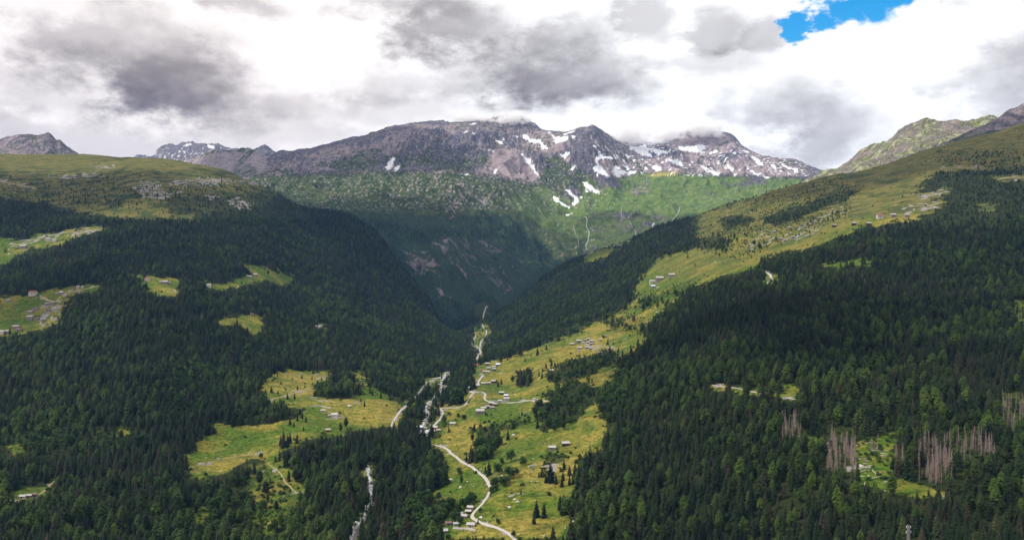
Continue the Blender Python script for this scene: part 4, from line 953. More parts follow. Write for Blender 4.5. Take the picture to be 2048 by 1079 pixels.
# the dead trees
DZ = [((1655,1712),(880,952),66,"bare pink-grey dead spruce in the dense patch left of the log clearing","dead spruces left of the log clearing"),
      ((1838,1905),(890,968),68,"bare grey dead spruce in the wide patch right of the log clearing","dead spruces right of the log clearing"),
      ((1900,1990),(885,925),34,"bare pale dead spruce thinly spread on the bright green opening","dead spruces on the green opening"),
      ((1560,1604),(856,890),24,"bare grey dead spruce in the small patch furthest left","dead spruces in the small left patch"),
      ((2004,2048),(812,862),26,"bare dead spruce in the patch high at the right picture edge","dead spruces at the right edge"),
      ((1788,1808),(900,930),5,"bare dead spruce directly right of the log clearing","dead spruces beside the clearing"),
      ((1740,1768),(900,910),4,"thin bare dead spruce at the back of the log clearing","dead spruces at the back of the clearing"),
      ((2022,2044),(632,642),3,"small white dead spruce far up the right forest","dead spruces far up the forest")]
rl = random.Random(8); DX = []
for (ua, ub), (va, vb), n, lab, grp in DZ:
    for i in range(n):
        u = rl.uniform(ua, ub); v = rl.uniform(va, vb); p = A.hit(u, v)
        h = rl.uniform(10, 22); tree('dead_tree', rl.choice(DEAD), (p.x, p.y, p.z-.2), h, 20, lab, 'dead tree', grp, rl.uniform(.75, 1.2)); DX.append((p.x, p.y))
for (u, v, k) in [(1215,705,12), (1238,718,12), (1244,722,16), (1232,728,14), (1040,716,9), (1286,722,10)]:
    p = A.hit(u, v); tree('dead_tree', DEAD[k % 4], (p.x, p.y, p.z-.2), k/F*p.y*1.1, 20, "small bare dead tree above the village slope", 'dead tree', "bare trees above the village slope", 1.7)
DX = np.array(DX); keep = np.ones(len(T), bool)
for q in DX: keep &= (T[:,0]-q[0])**2+(T[:,1]-q[1])**2 > 14
T = T[keep]

# nearest forest spruces as individuals, up to 300 spruces in all
score = T[:,5]/T[:,1]*(T[:,4]-T[:,5]/T[:,1]*F < 1072)*((T[:,3] > -5)&(T[:,3] < 2053))
pineA = (RNG.random(len(T)) < np.clip(.40+.9*fbm(T[:,0]/260, T[:,1]/260, 3, 54), .03, .8))|((T[:,4] < 450)&(T[:,3] < 620))
leafy = (fbm(T[:,0]/70, T[:,1]/70, 3, 55) > .10)
LEAFZ = Raster(-330, 100, 1350, 495, 2.0, [(.8,[(1190,720),(1260,720),(1270,860),(1210,880),(1150,840),(1080,860),(1070,790)]), (.55,[(420,960),(560,960),(560,1079),(400,1079)]), (.35,[(0,840),(260,820),(300,900),(0,930)]), (.4,[(520,820),(500,700),(250,780),(300,860)]),
   (.75,[(800,1020),(880,980),(930,1000),(900,1079),(790,1079)]), (.5,[(1160,880),(1250,820),(1280,900),(1210,920)]), (.6,[(1200,1079),(1200,1060),(1230,1060),(1230,1079)]), (.35,[(800,800),(850,760),(870,780),(840,850)]), (.5,[(1080,600),(1300,600),(1300,680),(1050,720)])], .012, 3)
isb = RNG.random(len(T)) < LEAFZ(T[:,3], T[:,4])*np.where(leafy, 1.2, .55)
kind = np.where(isb, 2, np.where(pineA, 1, 0))
ind = np.zeros(len(T), bool)
REG = [("tall dark spruce at the near front of the forest covering the right slope", "front spruces of the right forest", T[:,3] > 1130),
       ("tall dark spruce in the dark grove around the white waterfall", "front spruces of the waterfall grove", (T[:,3] > 590)&(T[:,3] <= 1130)),
       ("dark spruce at the near front of the forest in the lower left corner", "front spruces of the lower left forest", T[:,3] <= 590)]
def front(k, total):
    s = np.where(kind == k, score, 0); return np.argsort(-s)[:total]
for k, total, (nm, pool, bh, cat), texts in (
      (0, max(0, 298-spruce_count), KIND['s'], REG),
      (1, 90, KIND['p'], [(a.replace('tall dark spruce', 'broad topped pine').replace('dark spruce', 'broad topped pine'), b.replace('spruces', 'pines'), c) for a, b, c in REG]),
      (2, 70, KIND['b'], [(a.replace('tall dark spruce', 'rounded leafy tree').replace('dark spruce', 'rounded leafy tree'), b.replace('spruces', 'leafy trees'), c) for a, b, c in REG])):
    for i in front(k, total):
        if score[i] <= 0: continue
        for a, b, c in texts:
            if c[i]: lab, grp = a, b; break
        hh = T[i,5]*(.62 if k == 2 else 1)
        tree(nm, rl.choice(pool), (T[i,0], T[i,1], T[i,2]-.3), hh, bh, lab, cat, grp, rl.uniform(.88, 1.12)); ind[i] = True
T = T[~ind]; kind = kind[~ind]

# everything else is forest nobody could count
sps = [proto('spruce', 200+i) for i in range(5)]; far = [proto('spruce_far', 220+i) for i in range(4)]; pns = [proto('pine', 240+i) for i in range(4)]; brs = [proto('broad', 260+i) for i in range(3)]
n = len(T); near = T[:,1] < 1900
pick = np.where(kind == 0, np.where(near, RNG.integers(0, 5, n), RNG.integers(5, 9, n)), np.where(kind == 1, RNG.integers(9, 13, n), RNG.integers(13, 16, n)))
hs_ = T[:,5]/20.0; hs_ = np.where(kind == 2, T[:,5]*.60/10.5, hs_*np.where(kind == 1, .95, 1.0)); wd = RNG.uniform(.85, 1.2, n)
rot = np.stack([RNG.normal(0, .03, n), RNG.normal(0, .03, n), RNG.uniform(0, 6.283, n)], 1)
scatter('forest', np.stack([T[:,0], T[:,1], T[:,2]-.4], 1), np.stack([hs_*wd, hs_*wd, hs_], 1), rot, pick, sps+far+pns+brs,
        label="dense dark conifer forest covering both valley sides", cat="forest")
n = len(TB); hs_ = TB[:,5]/20; wd = RNG.uniform(1.0, 1.5, n)
scatter('far_forest', np.stack([TB[:,0], TB[:,1], TB[:,2]-.6], 1), np.stack([hs_*wd, hs_*wd, hs_], 1), np.stack([np.zeros(n), np.zeros(n), RNG.uniform(0, 6.283, n)], 1), RNG.integers(0, 4, n), far,
        label="far bluish forest and scrub on the steep gorge wall below the mountain", cat="forest")
# low shrubs on the open ground, boulders
SH = []; BO = []
for d0, d1, sp in [(650,1000,5.5), (1000,1600,7.5), (1600,2600,11), (2600,4300,15)]:
    gx, gy, u = band_points(A, d0, d1, sp); V = A.get(A.V, u, gy); Vc = A.get(A.Vc, u, gy); z = A.get(A.Z, u, gy)
    fo = cover_A(A, u, Vc, gx, gy); cl = fbm(gx/34, gy/34, 4, 56)
    edge = (fo > .03)&(fo < .9)
    alp = ((V < 420)&(V > 345)&(u < 640))|((V < 470)&(u > 1380)&(gy > 1800))
    k = (V-Vc < 3)&(fo < .9)&(RNG.random(gx.size) < np.where(edge, .55, .035)+np.where(alp, .07, 0))&((cl > .02)|edge)
    rk = ROCK(u, V); k &= rk < .3
    SH.append(np.stack([gx, gy, z], 1)[k])
    kb = (V-Vc < 3)&(fo < .5)&(RNG.random(gx.size) < np.where(rk > .38, np.where(gy < 2000, .55, .35), .006+.04*((fbm(gx/60, gy/60, 3, 57) > .28))))
    BO.append(np.stack([gx, gy, z], 1)[kb])
rs = np.random.default_rng(77)
for w_, px in STREAM[1:]:                       # stones lying in and along the stream
    q = [A.hit(*p) for p in px]
    for i in range(len(q)-1):
        m = int((q[i+1]-q[i]).length/2.2)+1; tt = rs.random(m)[:, None]; a0, b0 = np.array(q[i]), np.array(q[i+1]); pp = a0+(b0-a0)*tt
        pp[:, :2] += rs.normal(0, w_*.55, (m, 2)); pp[:, 2] = A.z(pp[:, 0], pp[:, 1])+.35; BO.append(pp)
SH = np.concatenate(SH); BO = np.concatenate(BO); print('shrubs', len(SH), 'boulders', len(BO))
n = len(SH); s = RNG.uniform(.45, 1.35, n)
scatter('shrubs', SH-np.array([0,0,.3]), np.stack([s, s, s*RNG.uniform(.6,1.1,n)], 1), np.stack([np.zeros(n)]*2+[RNG.uniform(0,6.28,n)], 1), RNG.integers(0, 3, n), [proto('shrub', 280+i) for i in range(3)],
        label="low green shrubs dotted over meadows and forest edges", cat="shrubs")
# rough tussocks and dwarf bushes that give the turf its grain
TU = []
for d0, d1, sp in [(560,900,2.6), (900,1300,3.3), (1300,1900,4.4)]:
    gx, gy, u = band_points(A, d0, d1, sp); V = A.get(A.V, u, gy); Vc = A.get(A.Vc, u, gy); fo = cover_A(A, u, Vc, gx, gy)
    cl = fbm(gx/16, gy/9, 3, 59)+.6*fbm(gx/70, gy/40, 3, 66)
    k = (V-Vc < 2)&(fo < .6)&(RNG.random(gx.size) < sstep(-.05, .5, cl)*.75)&(V < 1090)
    TU.append(np.stack([gx, gy, A.get(A.Z, u, gy)], 1)[k])
TU = np.concatenate(TU); n = len(TU); print('tussocks', n); s = RNG.uniform(.14, .36, n)
scatter('grass_tussocks', TU-np.array([0,0,.1]), np.stack([s*1.3, s*1.3, s*.8], 1), np.stack([np.zeros(n)]*2+[RNG.uniform(0,6.28,n)], 1), RNG.integers(0, 2, n), [proto('tussock', 310+i) for i in range(2)],
        label="rough grass tussocks and dwarf bushes over the meadows", cat="grass")
n = len(BO); s = RNG.gamma(2.2, .28, n)+.2; s = s*np.where(BO[:,1] > 1700, 1.7, 1)
scatter('boulders', BO-np.array([0,0,.15]), np.stack([s, s*RNG.uniform(.7,1.2,n), s*RNG.uniform(.6,1.1,n)], 1), RNG.uniform(0, 6.28, (n,3))*np.array([.1,.1,1]), RNG.integers(0, 4, n), [proto('rock', 290+i) for i in range(4)],
        label="pale loose boulders strewn over the open slopes", cat="boulders")
# ================================================================== ROADS, TRACKS, WATER
def smooth_line(pts, step):
    P = [Vector(p) for p in pts]; out = []
    for i in range(len(P)-1):
        a, b, c, d = P[max(i-1,0)], P[i], P[i+1], P[min(i+2,len(P)-1)]
        n = max(2, int((c-b).length/step))
        for k in range(n):
            q = k/n; out.append(.5*((2*b)+(c-a)*q+(2*a-5*b+4*c-d)*q*q+(3*b-a-3*c+d)*q**3))
    out.append(P[-1]); return out
def ribbon(name, S, px, width, lift, mat, cross=5, wob=0.0, kind='structure', step=4.0):
    pts = [S.hit(u, v) for u, v in px]
    line = smooth_line([(p.x, p.y, 0) for p in pts], step); vs, fs = [], []
    ds = [0.0]
    for i in range(1, len(line)): ds.append(ds[-1]+(line[i]-line[i-1]).length)
    for i, p in enumerate(line):
        tdir = (line[min(i+2, len(line)-1)]-line[max(i-2, 0)]); n = Vector((-tdir.y, tdir.x, 0))
        n = n.normalized() if n.length > 1e-6 else Vector((1,0,0))
        w = width*(1+wob*float(fbm(np.array([ds[i]/14.0]), np.array([3.1]), 3, 61)[0]))
        row = [p+n*w*(k/(cross-1)-.5) for k in range(cross)]
        zz = [float(S.z(q.x, q.y)) for q in row]
        zc = max(zz[1:-1])
        for k, q in enumerate(row):
            inner = max(zz[k], zc-.25*abs(k-(cross-1)/2)) if 0 < k < cross-1 else zz[k]
            vs.append((q.x, q.y, inner+lift))
    for i in range(len(line)-1):
        for k in range(cross-1):
            a = i*cross+k; fs.append((a, a+1, a+cross+1, a+cross))
    return tag(link(bpy.data.objects.new(name, mesh_np(name, vs, fs, mat, True))), kind=kind)
M_ROAD = plain('pale_road', (.36,.33,.30), .9, .22, .25)
M_TRACK = plain('gravel_track', (.27,.22,.12), .95, .25, .35)
def mat_water():
    m, t = newmat('white_water'); p = t.n('ShaderNodeNewGeometry').outputs['Position']
    n = t.noise(p, .35, 5, .7); f = t.smap(n, .38, .58)
    t.out(t.mix(f, (.08,.09,.09), (.46,.48,.50)), .35, n, .8, .8, .4); return m
M_WATER = mat_water(); M_BED = plain('gravel_bed', (.17,.155,.14), .95, .35, .5)
for k, w_, p in ROADS:
    ribbon(k, A, p, w_, .42 if k != 'path' else .3, M_ROAD if k == 'road' else M_TRACK, wob=.10 if k == 'road' else .3)
for w_, p in STREAM:
    ribbon('stream_bed', A, p, w_*1.45, .30, M_BED, 7, .5); ribbon('stream', A, p, w_*.7, .85, M_WATER, 5, .7)
FALLS = [(9,[(1168,432),(1174,440),(1173,452),(1178,464),(1177,476),(1172,490),(1174,500)]), (5,[(1146,450),(1150,464),(1156,480),(1160,494)]), (5,[(1244,412),(1242,424),(1245,438)]), (4,[(1256,432),(1262,448),(1270,462),(1272,474)]),
         (8,[(1360,414),(1357,424),(1350,434),(1344,446)]), (22,[(1309,446),(1303,462)]), (5,[(1296,352),(1288,365),(1278,378)])]
for w_, p in FALLS: ribbon('waterfall', B, p, w_*.55, 1.6, M_WATER, 5, .6, step=9.0)

# ================================================================== HOUSES
M_ST = plain('stone_wall', (.20,.18,.165), .95, .35, .9); M_WH = plain('white_plaster', (.42,.39,.36), .9, .08, .6); M_WD = plain('dark_timber', (.060,.042,.032), .85, .3, 2.0)
M_RDW = plain('red_wall', (.27,.075,.060), .9, .15, .8); M_RF = plain('pale_slab_roof', (.35,.335,.325), .85, .22, 1.2); M_RG = plain('grey_slab_roof', (.27,.25,.26), .85, .25, 1.2)
M_RV = plain('purple_brown_roof', (.17,.095,.115), .85, .2, 1.2); M_RR = plain('red_roof', (.25,.075,.065), .85, .2, 1.2); M_RB = plain('bluish_metal_roof', (.58,.66,.78), .5, .08, .8)
M_TR = plain('grey_rubble', (.44,.42,.40), .95, .3, 1.0); M_DK = plain('dark_opening', (.018,.018,.022), .35, .2, 1.0, .5); M_CH = plain('chimney_stone', (.30,.27,.25), .95, .25, 1.5); M_BLN = plain('balcony_timber', (.23,.085,.035), .8, .25, 2)
STY = { # wall material, roof material, words
 's': (M_ST, M_RF, 'stone walled', 'pale slab roof'), 'g': (M_ST, M_RG, 'stone walled', 'grey slab roof'), 'w': (M_WH, M_RF, 'white walled', 'pale slab roof'), 'd': (M_WD, M_RG, 'dark timber', 'grey slab roof'),
 'D': (M_WD, M_RF, 'dark timber', 'pale slab roof'), 'r': (M_RDW, M_RF, 'red walled', 'pale slab roof'), 'R': (M_WH, M_RR, 'white walled', 'red roof'), 'v': (M_ST, M_RV, 'stone walled', 'purple-brown roof'), 'b': (M_ST, M_RB, 'stone walled', 'bluish metal roof')}
def house(S, u, v, wpx, sty, label, group, rz=None, hf=1.0, long=1.35):
    p = S.hit(u, v); L = max(4.3, wpx/F*p.y*.88); W = L/long; near = p.y < 2000
    wm, rm, _, _ = STY[sty]
    rz = random.uniform(-.35, .35) if rz is None else rz
    H = min(max(L*.38, 2.6), 6.0)*hf; ridge = W*.26
    cs = [(a*L/2, b*W/2) for a in (-1,1) for b in (-1,1)]
    zs = [float(S.z(p.x+math.cos(rz)*a-math.sin(rz)*b, p.y+math.sin(rz)*a+math.cos(rz)*b)) for a, b in cs]
    zb = sum(zs)/4*.5+max(zs)*.5; dep = zb-min(zs)+1.0
    e = empty('house' if L > 6.5 else 'hut', (p.x, p.y, zb), rz)
    mb = MB(); x, y = L/2, W/2
    mb.add([(-x,-y,-dep),(x,-y,-dep),(x,y,-dep),(-x,y,-dep),(-x,-y,H),(x,-y,H),(x,y,H),(-x,y,H),(-x,0,H+ridge),(x,0,H+ridge)],
           [(0,1,5,4),(2,3,7,6),(1,2,6,9,5),(3,0,4,8,7),(0,3,2,1),(4,5,9,8),(6,7,8,9)])
    mb.obj('wall', e, wm)
    rb = MB(); o = .55; tck = .22
    for s in (-1, 1):
        sl = ridge/y; y1 = s*(y+o); z1 = H-o*sl
        a = [(-x-o,0,H+ridge+.03),(x+o,0,H+ridge+.03),(x+o,y1,z1+.03),(-x-o,y1,z1+.03)]
        b = [(q[0],q[1],q[2]+tck) for q in a]
        f = [(0,1,2,3),(7,6,5,4),(0,4,5,1),(1,5,6,2),(2,6,7,3),(3,7,4,0)]
        rb.add(a+b, f if s < 0 else [tuple(reversed(k)) for k in f])
    ro = rb.obj('roof', e, rm)
    if near:
        cb = MB(); cx = x*.45; cb.box(cx-.35, cx+.35, y*.25-.3, y*.25+.3, H+ridge*.5, H+ridge+.9); cb.box(cx-.45, cx+.45, y*.25-.4, y*.25+.4, H+ridge+.9, H+ridge+1.05)
        cb.obj('chimney', ro, M_CH)
        d = MB(); d.box(-x*.1-.55, -x*.1+.55, -y-.06, -y+.04, 0, 2.05); d.obj('door', e, M_DK)
        n = max(2, int(L/3.2))
        for lv in range(1 if H < 4 else 2):
            for k in range(n):
                cx = -x+(k+.5)*L/n
                if lv == 0 and abs(cx+x*.1) < 1.1: continue
                wn = MB(); z0 = 1.0+lv*2.3; wn.box(cx-.45, cx+.45, -y-.05, -y+.04, z0, min(z0+1.15, H-.2)); wn.obj('window', e, M_DK)
        if p.y < 1400:
            for sx in (-1, 1):
                wn = MB(); wn.box(sx*x-.05, sx*x+.05, -.4, .4, H*.55, H*.55+1.0); wn.obj('window', e, M_DK)
    return tag(e, label, 'house' if L > 6.5 else 'hut', group)
ORD = ['leftmost', 'second from left', 'third from left', 'fourth from left', 'fifth from left', 'sixth from left', 'seventh from left', 'eighth from left']
HAM = [
 ('by the lower road', 'houses by the lower road', [(941,1019,13,'s',-.3),(937,1027,12,'D',-.2),(929,1035,13,'s',-.35),(921,1031,9,'w',-.2),(897,1050,13,'v',.1),(888,1066,15,'s',.25),(942,1053,17,'w',-.15),(912,1051,6,'w',.1)]),
 ('beside the river bridge', 'houses beside the river bridge', [(840,858,13,'b',0),(848,870,17,'s',.05),(856,865,10,'b',-.1),(870,858,13,'r',-.3),(866,864,8,'w',.1),(877,862,8,'s',.1),(853,874,8,'w',0),(905,849,12,'w',.05)]),
 ('at the road hairpin', 'houses at the road hairpin', [(960,827,18,'s',.05),(967,818,11,'D',.05),(975,815,9,'d',.1),(983,809,11,'D',0),(990,810,10,'d',-.2),(1013,800,12,'w',.05),(1000,804,9,'w',.05),(1003,788,11,'D',.05),(1012,793,9,'b',.05),(984,817,9,'g',.3),(964,823,10,'s',0)]),
 ('of the upper river hamlet', 'houses of the upper river hamlet', [(952,732,9,'R',.1),(975,729,9,'D',.0),(977,738,8,'s',.1),(987,736,8,'s',0),(996,731,9,'b',-.1),(988,740,8,'D',.1),(970,744,8,'s',-.1),(976,745,8,'s',0),(961,742,7,'R',.1),(987,765,10,'D',0),(977,768,8,'s',.1),(967,768,9,'s',-.1),(954,773,12,'s',0),(941,777,9,'s',.2)]),
 ('of the pale stone village', 'houses of the pale stone village', [(1144,690,9,'s',0),(1158,685,11,'s',.05),(1171,682,7,'g',.1),(1177,680,7,'s',.1),(1183,685,9,'s',-.1),(1175,687,7,'s',.2),(1183,690,8,'g',-.1),(1173,692,7,'w',0),(1174,697,9,'s',.05),(1181,698,6,'g',.1),(1159,698,9,'s',0),(1158,703,5,'w',.2),(1211,673,6,'g',.2),(1200,681,6,'s',.3),(1199,707,8,'g',.2),(1166,687,6,'w',0)]),
 ('alone on the middle slope', 'cabins alone on the middle slope', [(1131,890,16,'D',.1),(1105,899,15,'s',-.15),(1103,743,9,'s',.1)]),
 ('on the upper pasture', 'houses on the upper pasture', [(1304,566,11,'w',0),(1319,562,16,'s',0),(1306,576,9,'b',0),(1316,576,5,'w',0),(1343,554,13,'s',-.1)]),
 ('on the far ridge meadow', 'huts on the far ridge meadow', [(1211,496,9,'d',0),(1230,495,8,'d',0),(1239,494,7,'d',.2),(1258,486,7,'g',0)]),
 ('on the high right pasture', 'houses on the high right pasture', [(1760,436,14,'R',0),(1786,434,12,'s',0),(1737,450,10,'D',0),(1708,450,9,'D',0),(1669,454,9,'d',0),(1813,434,10,'s',.1),(1548,466,8,'g',0),(1561,480,8,'g',0),(1570,483,8,'g',.1),(1586,476,8,'g',0),(1577,457,7,'g',0)]),
 ('by the upper left track', 'houses by the upper left track', [(97,481,10,'w',0),(109,483,9,'w',0),(47,497,13,'s',0),(33,497,6,'d',0)]),
 ('of the boulder strewn left hamlet', 'houses of the left hamlet', [(156,575,6,'w',0),(165,575,5,'w',0),(114,588,5,'s',.2),(123,587,7,'b',0),(131,592,7,'w',.1),(71,621,11,'v',.2),(61,627,10,'g',0),(60,638,12,'s',.2),(74,640,9,'v',0),(97,623,9,'v',0),(94,610,8,'g',.1),(105,610,9,'v',0),(87,642,8,'g',.4),(32,656,12,'g',.2),(38,662,10,'v',.1),(3,667,12,'w',0),(14,665,9,'s',0),(66,590,15,'R',.1),(18,603,9,'g',0),(119,604,6,'w',0)]),
 ('in the forest clearings, left side', 'houses in the left forest clearings', [(295,560,10,'R',0),(323,566,8,'g',0),(331,567,10,'s',.05),(338,568,7,'g',0),(418,573,9,'w',0),(499,556,10,'g',0),(511,552,9,'s',.1),(504,630,7,'v',0)]),
 ('in the small lower left clearing', 'huts in the lower left clearing', [(46,995,13,'w',.05),(58,994,11,'s',.15),(70,992,6,'v',0)]),
 ('on the terrace meadow', 'houses on the terrace meadow', [(670,833,15,'w',-.25),(656,862,10,'r',.2),(646,823,9,'w',.2),(660,833,7,'g',.1)]),
]
for hi, (where, grp, items) in enumerate(HAM):
    by = {}
    for it in items: by.setdefault(it[3], []).append(it)
    for it in items:
        same = sorted(by[it[3]], key=lambda q: q[0]); k = same.index(it)
        wl, rl_ = STY[it[3]][2], STY[it[3]][3]
        pos = '' if len(same) == 1 else ('leftmost ' if k == 0 else 'rightmost ' if k == len(same)-1 else ORD[k]+' ')
        noun = 'house' if it[2] >= 9 else 'hut'
        lab = f"{wl} {noun} with {rl_}, {pos}{where}"
        if len(lab.split()) > 16: lab = f"{wl} {noun}, {rl_}, {pos}{where}"
        house(A, it[0], it[1], it[2], it[3], lab, grp, it[4], random.uniform(.85, 1.1))

# low dry-stone walls
def stone_wall(pts, h, label):
    P = [A.hit(u, v) for u, v in pts]; line = smooth_line([tuple(p) for p in P], 1.2); mb = MB(); rr = random.Random(len(pts))
    for a, b in zip(line[:-1], line[1:]):
        d = (b-a); d.z = 0; L = d.length; n = Vector((-d.y, d.x, 0)).normalized()*.35
        za, zb = float(A.z(a.x, a.y)), float(A.z(b.x, b.y)); ha, hb = h*rr.uniform(.8, 1.15), h*rr.uniform(.8, 1.15)
        q = [(a.x+n.x,a.y+n.y,za-.6),(b.x+n.x,b.y+n.y,zb-.6),(b.x-n.x,b.y-n.y,zb-.6),(a.x-n.x,a.y-n.y,za-.6),(a.x+n.x,a.y+n.y,za+ha),(b.x+n.x,b.y+n.y,zb+hb),(b.x-n.x,b.y-n.y,zb+hb),(a.x-n.x,a.y-n.y,za+ha)]
        mb.add(q, [(0,3,2,1),(4,5,6,7),(0,1,5,4),(1,2,6,5),(2,3,7,6),(3,0,4,7)])
    o = mb.obj('stone_wall', None, M_TR); tag(o, label, 'wall')
stone_wall([(906,1056),(920,1057),(934,1058),(951,1061)], 1.6, "grey dry stone wall below the white house by the lower road")
stone_wall([(652,838),(668,838),(688,833)], 1.3, "grey dry stone terrace wall in front of the white meadow chalet")
stone_wall([(620,813),(640,812),(662,816)], 1.4, "ruined pale stone wall on the meadow behind the white meadow chalet")
stone_wall([(1056,935),(1062,932),(1074,930)], 1.5, "tumbled stone wall left of the spruces below the two cabins")

# big single boulders
def boulder(u, v, wpx, label, seed):
    p = A.hit(u, v); r = wpx/F*p.y/2; rr = random.Random(seed); bm = bmesh.new(); bmesh.ops.create_icosphere(bm, subdivisions=3, radius=1)
    ofs = [Vector((rr.uniform(-1,1), rr.uniform(-1,1), rr.uniform(-1,1))).normalized() for _ in range(9)]; cut = [rr.uniform(.62, .9) for _ in ofs]
    for vv in bm.verts:
        c = vv.co.copy()
        for q, k in zip(ofs, cut):
            dd = c.dot(q)
            if dd > k: c -= q*(dd-k)
        vv.co = Vector((c.x*r*1.15, c.y*r*.9, c.z*r*.62))
    me = bpy.data.meshes.new('boulder'); bm.to_mesh(me); bm.free(); me.materials.append(M_STONE)
    o = link(bpy.data.objects.new('boulder', me)); o.location = (p.x, p.y, p.z+r*.12); o.rotation_euler = (0,0,rr.random()*6); tag(o, label, 'boulder')
for i, (u, v, wpx, lab) in enumerate([(902,959,9,"long grey boulder on the grass between grove and road curve"),(921,974,8,"pale boulder with loose stones inside the road's curve"),(935,962,4,"small grey stone near the inside of the road's curve"),
    (1029,998,7,"pale boulder right of the road's curve, upper of a pair"),(1019,1014,8,"pale boulder right of the road's curve, lower of a pair"),(1036,1003,7,"broad pale stone heap on the yellow slope"),(1088,1071,6,"flat white boulder beside the lone spruce near the bottom edge"),
    (1147,1042,6,"white boulder beside the clump near the forest edge"),(1075,963,5,"white boulder below the tumbled stone wall"),(1063,962,4,"little white stone left of the one below the tumbled wall"),(1027,870,8,"grey boulder at the foot of the lone pointed spruce"),(962,1034,9,"grey boulder heap above the white house by the lower road"),
    (1068,797,7,"grey boulder beside the side road's end"),(1030,789,4,"pale boulder on the slope right of the hairpin houses"),(905,800,3,"small pale stone by the river clump"),(700,812,9,"white rock outcrop on the terrace meadow's far side"),(897,884,4,"white stone just above the road's upper bend")]):
    boulder(u, v, wpx, lab, 400+i)

# felled trunks in the clearing
for i, (a, b) in enumerate([((1713,891),(1742,884)),((1743,901),(1778,902)),((1761,911),(1774,911)),((1716,918),(1750,917)),((1726,926),(1735,927)),((1709,931),(1721,929)),((1720,944),(1733,939)),((1750,948),(1762,944)),((1737,958),(1761,952)),((1709,961),(1716,964)),((1727,975),(1731,963)),((1768,964),(1784,960)),((1721,952),(1729,953)),((1761,906),(1776,908)),((1728,922),(1741,921)),((1712,938),(1720,936)),((1745,940),(1752,947)),((1752,896),(1766,898))]):
    p, q = A.hit(*a), A.hit(*b); mb = MB(); L = q-p; n = 5
    pr = [Vector((p.x+L.x*k/n, p.y+L.y*k/n, 0)) for k in range(n+1)]
    z0, z1 = float(A.z(p.x, p.y)), float(A.z(q.x, q.y)); mx_ = max(float(A.z(r.x, r.y))-(z0+(z1-z0)*k/n) for k, r in enumerate(pr))
    for k in range(n): mb.tube((pr[k].x-p.x, pr[k].y-p.y, (z1-z0)*k/n), (pr[k+1].x-p.x, pr[k+1].y-p.y, (z1-z0)*(k+1)/n), .42-.04*k, .42-.04*(k+1), 7)
    o = mb.obj('fallen_log', None, M_LOG, smooth=True); o.location = (p.x, p.y, z0+mx_+.3)
    tag(o, "bare pale felled trunk lying in the bright green clearing", 'log', "felled trunks in the clearing")

# lattice mast with crossarms at the bottom right
d = 588.; xx = (1817-CU)/F*d; zg = float(A.z(xx, d)); zt = -(1050-VE)/F*d; Hm = zt-zg
e = empty('power_pylon', (xx, d, zg), .15); tag(e, "pale steel lattice power pylon rising from the forest at the bottom right", 'pylon')
M_STL = plain('galvanised_steel', (.30,.30,.29), .5, .12, 2.0, .5); M_INS = plain('white_insulator', (.82,.82,.78), .4, .05, 2.0, .5)
mb = MB(); nl = 9; wd = lambda k: 1.0-.55*k/nl
for sx in (-1, 1):
    for sy in (-1, 1): mb.tube((sx*wd(0), sy*wd(0), -1), (sx*wd(nl), sy*wd(nl), Hm), .10, .08, 4)
for k in range(nl):
    z0, z1, a, b = Hm*k/nl, Hm*(k+1)/nl, wd(k), wd(k+1); c0 = [(-a,-a),(a,-a),(a,a),(-a,a)]; c1 = [(-b,-b),(b,-b),(b,b),(-b,b)]
    for j in range(4):
        p, q = c0[j], c1[(j+1) % 4]; mb.tube((p[0],p[1],z0), (q[0],q[1],z1), .06, .06, 4); p = c0[(j+1) % 4]; q = c1[j]; mb.tube((p[0],p[1],z0), (q[0],q[1],z1), .06, .06, 4)
        p, q = c1[j], c1[(j+1) % 4]; mb.tube((p[0],p[1],z1), (q[0],q[1],z1), .07, .07, 4)
mb.obj('lattice_mast', e, M_STL)
for zf, hw in ((1.0, 1.45), (.80, 1.75)):
    mb = MB(); z = Hm*zf
    for s in (-.5, .5):
        mb.tube((-hw, 0, z), (hw, 0, z), .10, .10, 4); mb.tube((-hw, 0, z), (0, s, z+.7), .07, .07, 4); mb.tube((hw, 0, z), (0, s, z+.7), .07, .07, 4)
    mb.obj('crossarm', e, M_STL)
    for s in (-1, 1):
        ib = MB()
        for k in range(5): ib.tube((s*hw, 0, z-.25-k*.3), (s*hw, 0, z-.42-k*.3), .26, .16, 8)
        ib.tube((s*hw, 0, z), (s*hw, 0, z-1.7), .06, .06, 5); ib.obj('insulator', e, M_INS)

# ================================================================== AIR
def volume_mat(name, color, dens_fn=None, dens=0.0, aniso=.0):
    m = bpy.data.materials.new(name); m.use_nodes = True; t = NT(m.node_tree)
    v = t.n('ShaderNodeVolumePrincipled'); v.inputs['Color'].default_value = tuple(color)+(1,); v.inputs['Anisotropy'].default_value = aniso
    if dens_fn: t.set(v.inputs['Density'], dens_fn(t))
    else: v.inputs['Density'].default_value = dens
    o = t.n('ShaderNodeOutputMaterial'); t.nt.links.new(v.outputs[0], o.inputs['Volume']); return m
HAZE_D = 1.8e-5
mb = MB(); mb.box(-9500, 9500, -300, 14500, min(float(A.Z.min()), float(B.Z.min()), -2600)-1.0, 2050)
hz = mb.obj('haze', None, volume_mat('thin_blue_air', (.22,.46,1.0), dens=HAZE_D)); tag(hz, kind='stuff')
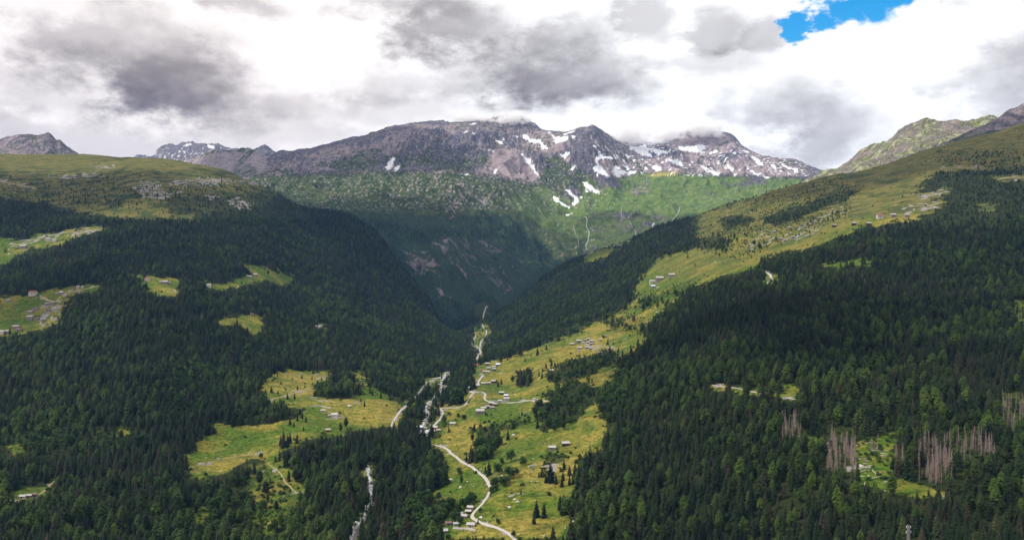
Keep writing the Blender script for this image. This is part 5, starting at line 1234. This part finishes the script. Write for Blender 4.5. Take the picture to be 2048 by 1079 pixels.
# cloud caps hanging on the summits
def mist(u, v, ru, rv, d, depth, seed, dens):
    c = Vector(((u-CU)/F*d, d, -(v-VE)/F*d)); bm = bmesh.new(); bmesh.ops.create_icosphere(bm, subdivisions=3, radius=1)
    me = bpy.data.meshes.new('mist'); bm.to_mesh(me); bm.free()
    def fn(t):
        p = t.n('ShaderNodeTexCoord').outputs['Object']
        g = t.math('SUBTRACT', 1.0, t.vmath('LENGTH', p))
        mp = t.n('ShaderNodeMapping'); t.set(mp.inputs['Vector'], p); mp.inputs['Scale'].default_value = (ru/15., 2.6, rv/11.); mp.inputs['Location'].default_value = (seed*3.1, seed*1.7, 0)
        n = t.noise(mp.outputs[0], 1.0, 6, .6)
        return t.math('MULTIPLY', t.smap(t.math('ADD', g, t.math('MULTIPLY', t.math('SUBTRACT', n, .5), 2.6)), .25, 1.0), dens)
    me.materials.append(volume_mat('summit_mist', (.98,.97,.97), fn))
    o = link(bpy.data.objects.new('mist', me)); o.location = c; o.scale = (ru/F*d, depth, rv/F*d); tag(o, kind='stuff', label="white cloud cap clinging to the summit ridge", cat="mist")
MI = [(935,236,70,16,8550,260,1,.022), (1022,241,60,26,8600,320,2,.026), (1262,270,66,30,8450,340,3,.024), (1335,270,50,26,8800,320,4,.022), (1405,257,74,26,8850,320,5,.024), (1310,284,40,10,8500,200,6,.012), (1150,250,40,12,8150,160,7,.008)]
for a in MI: mist(*a)
SHADE_CLOUDS = [(-350,4250,100,1450,900,2900,1,20), (-1900,3300,400,800,520,2900,2,12), (-1500,7300,1000,1100,1100,3200,3,18), (1500,2750,300,900,560,2900,4,14), (2350,3600,600,560,420,2900,5,9), (330,1250,-60,330,230,2750,6,8), (-1150,1900,-60,420,300,2800,7,9)]  # unseen clouds added overhead to shade chosen parts of the ground
cy.volume_step_rate = 1.0; cy.volume_max_steps = 96; cy.volume_bounces = 6; cy.max_bounces = 8

# ================================================================== SHADE_CLOUDS OVERHEAD, unseen above the air box, added to cast shade on the slopes
M_CLD, t = newmat('shade_cloud_body'); M_CLD.use_backface_culling = False
d1 = t.n('ShaderNodeBsdfTranslucent'); d1.inputs[0].default_value = (.96,.95,.94,1); d2 = t.n('ShaderNodeBsdfDiffuse'); d2.inputs[0].default_value = (.9,.89,.88,1)
mx = t.n('ShaderNodeMixShader'); mx.inputs[0].default_value = .25; t.nt.links.new(d1.outputs[0], mx.inputs[1]); t.nt.links.new(d2.outputs[0], mx.inputs[2])
o = t.n('ShaderNodeOutputMaterial'); t.nt.links.new(mx.outputs[0], o.inputs['Surface'])
def cloud(gx, gy, gz, rx, ry, zc, seed, lumps=16):
    """an added, unseen lumpy cloud at height zc, placed so its shadow falls round the ground point (gx, gy, gz)"""
    k = (zc-gz)/sd.z; c = Vector((gx, gy, gz))+sd*k; rr = random.Random(seed); bm = bmesh.new()
    for i in range(lumps):
        a = rr.random()*6.283; q = math.sqrt(rr.random())*.8; r = min(rx, ry)*rr.uniform(.28, .5)
        bmesh.ops.create_icosphere(bm, subdivisions=3, radius=1, matrix=Matrix.Translation((math.cos(a)*q*rx, math.sin(a)*q*ry, rr.uniform(-.1,.25)*r)) @ Matrix.Diagonal((r, r, r*.42, 1)))
    co = np.array([v.co[:] for v in bm.verts]); n = fbm(co[:,0]/260+seed, co[:,1]/260+co[:,2]/200, 4, 71)
    for v, s in zip(bm.verts, n): v.co += v.normal*float(s)*90
    me = bpy.data.meshes.new('cloud'); bm.to_mesh(me); bm.free(); me.materials.append(M_CLD); me.polygons.foreach_set('use_smooth', [True]*len(me.polygons))
    ob = link(bpy.data.objects.new('cloud', me)); ob.location = c; tag(ob, kind='stuff')
for a in SHADE_CLOUDS: cloud(*a)
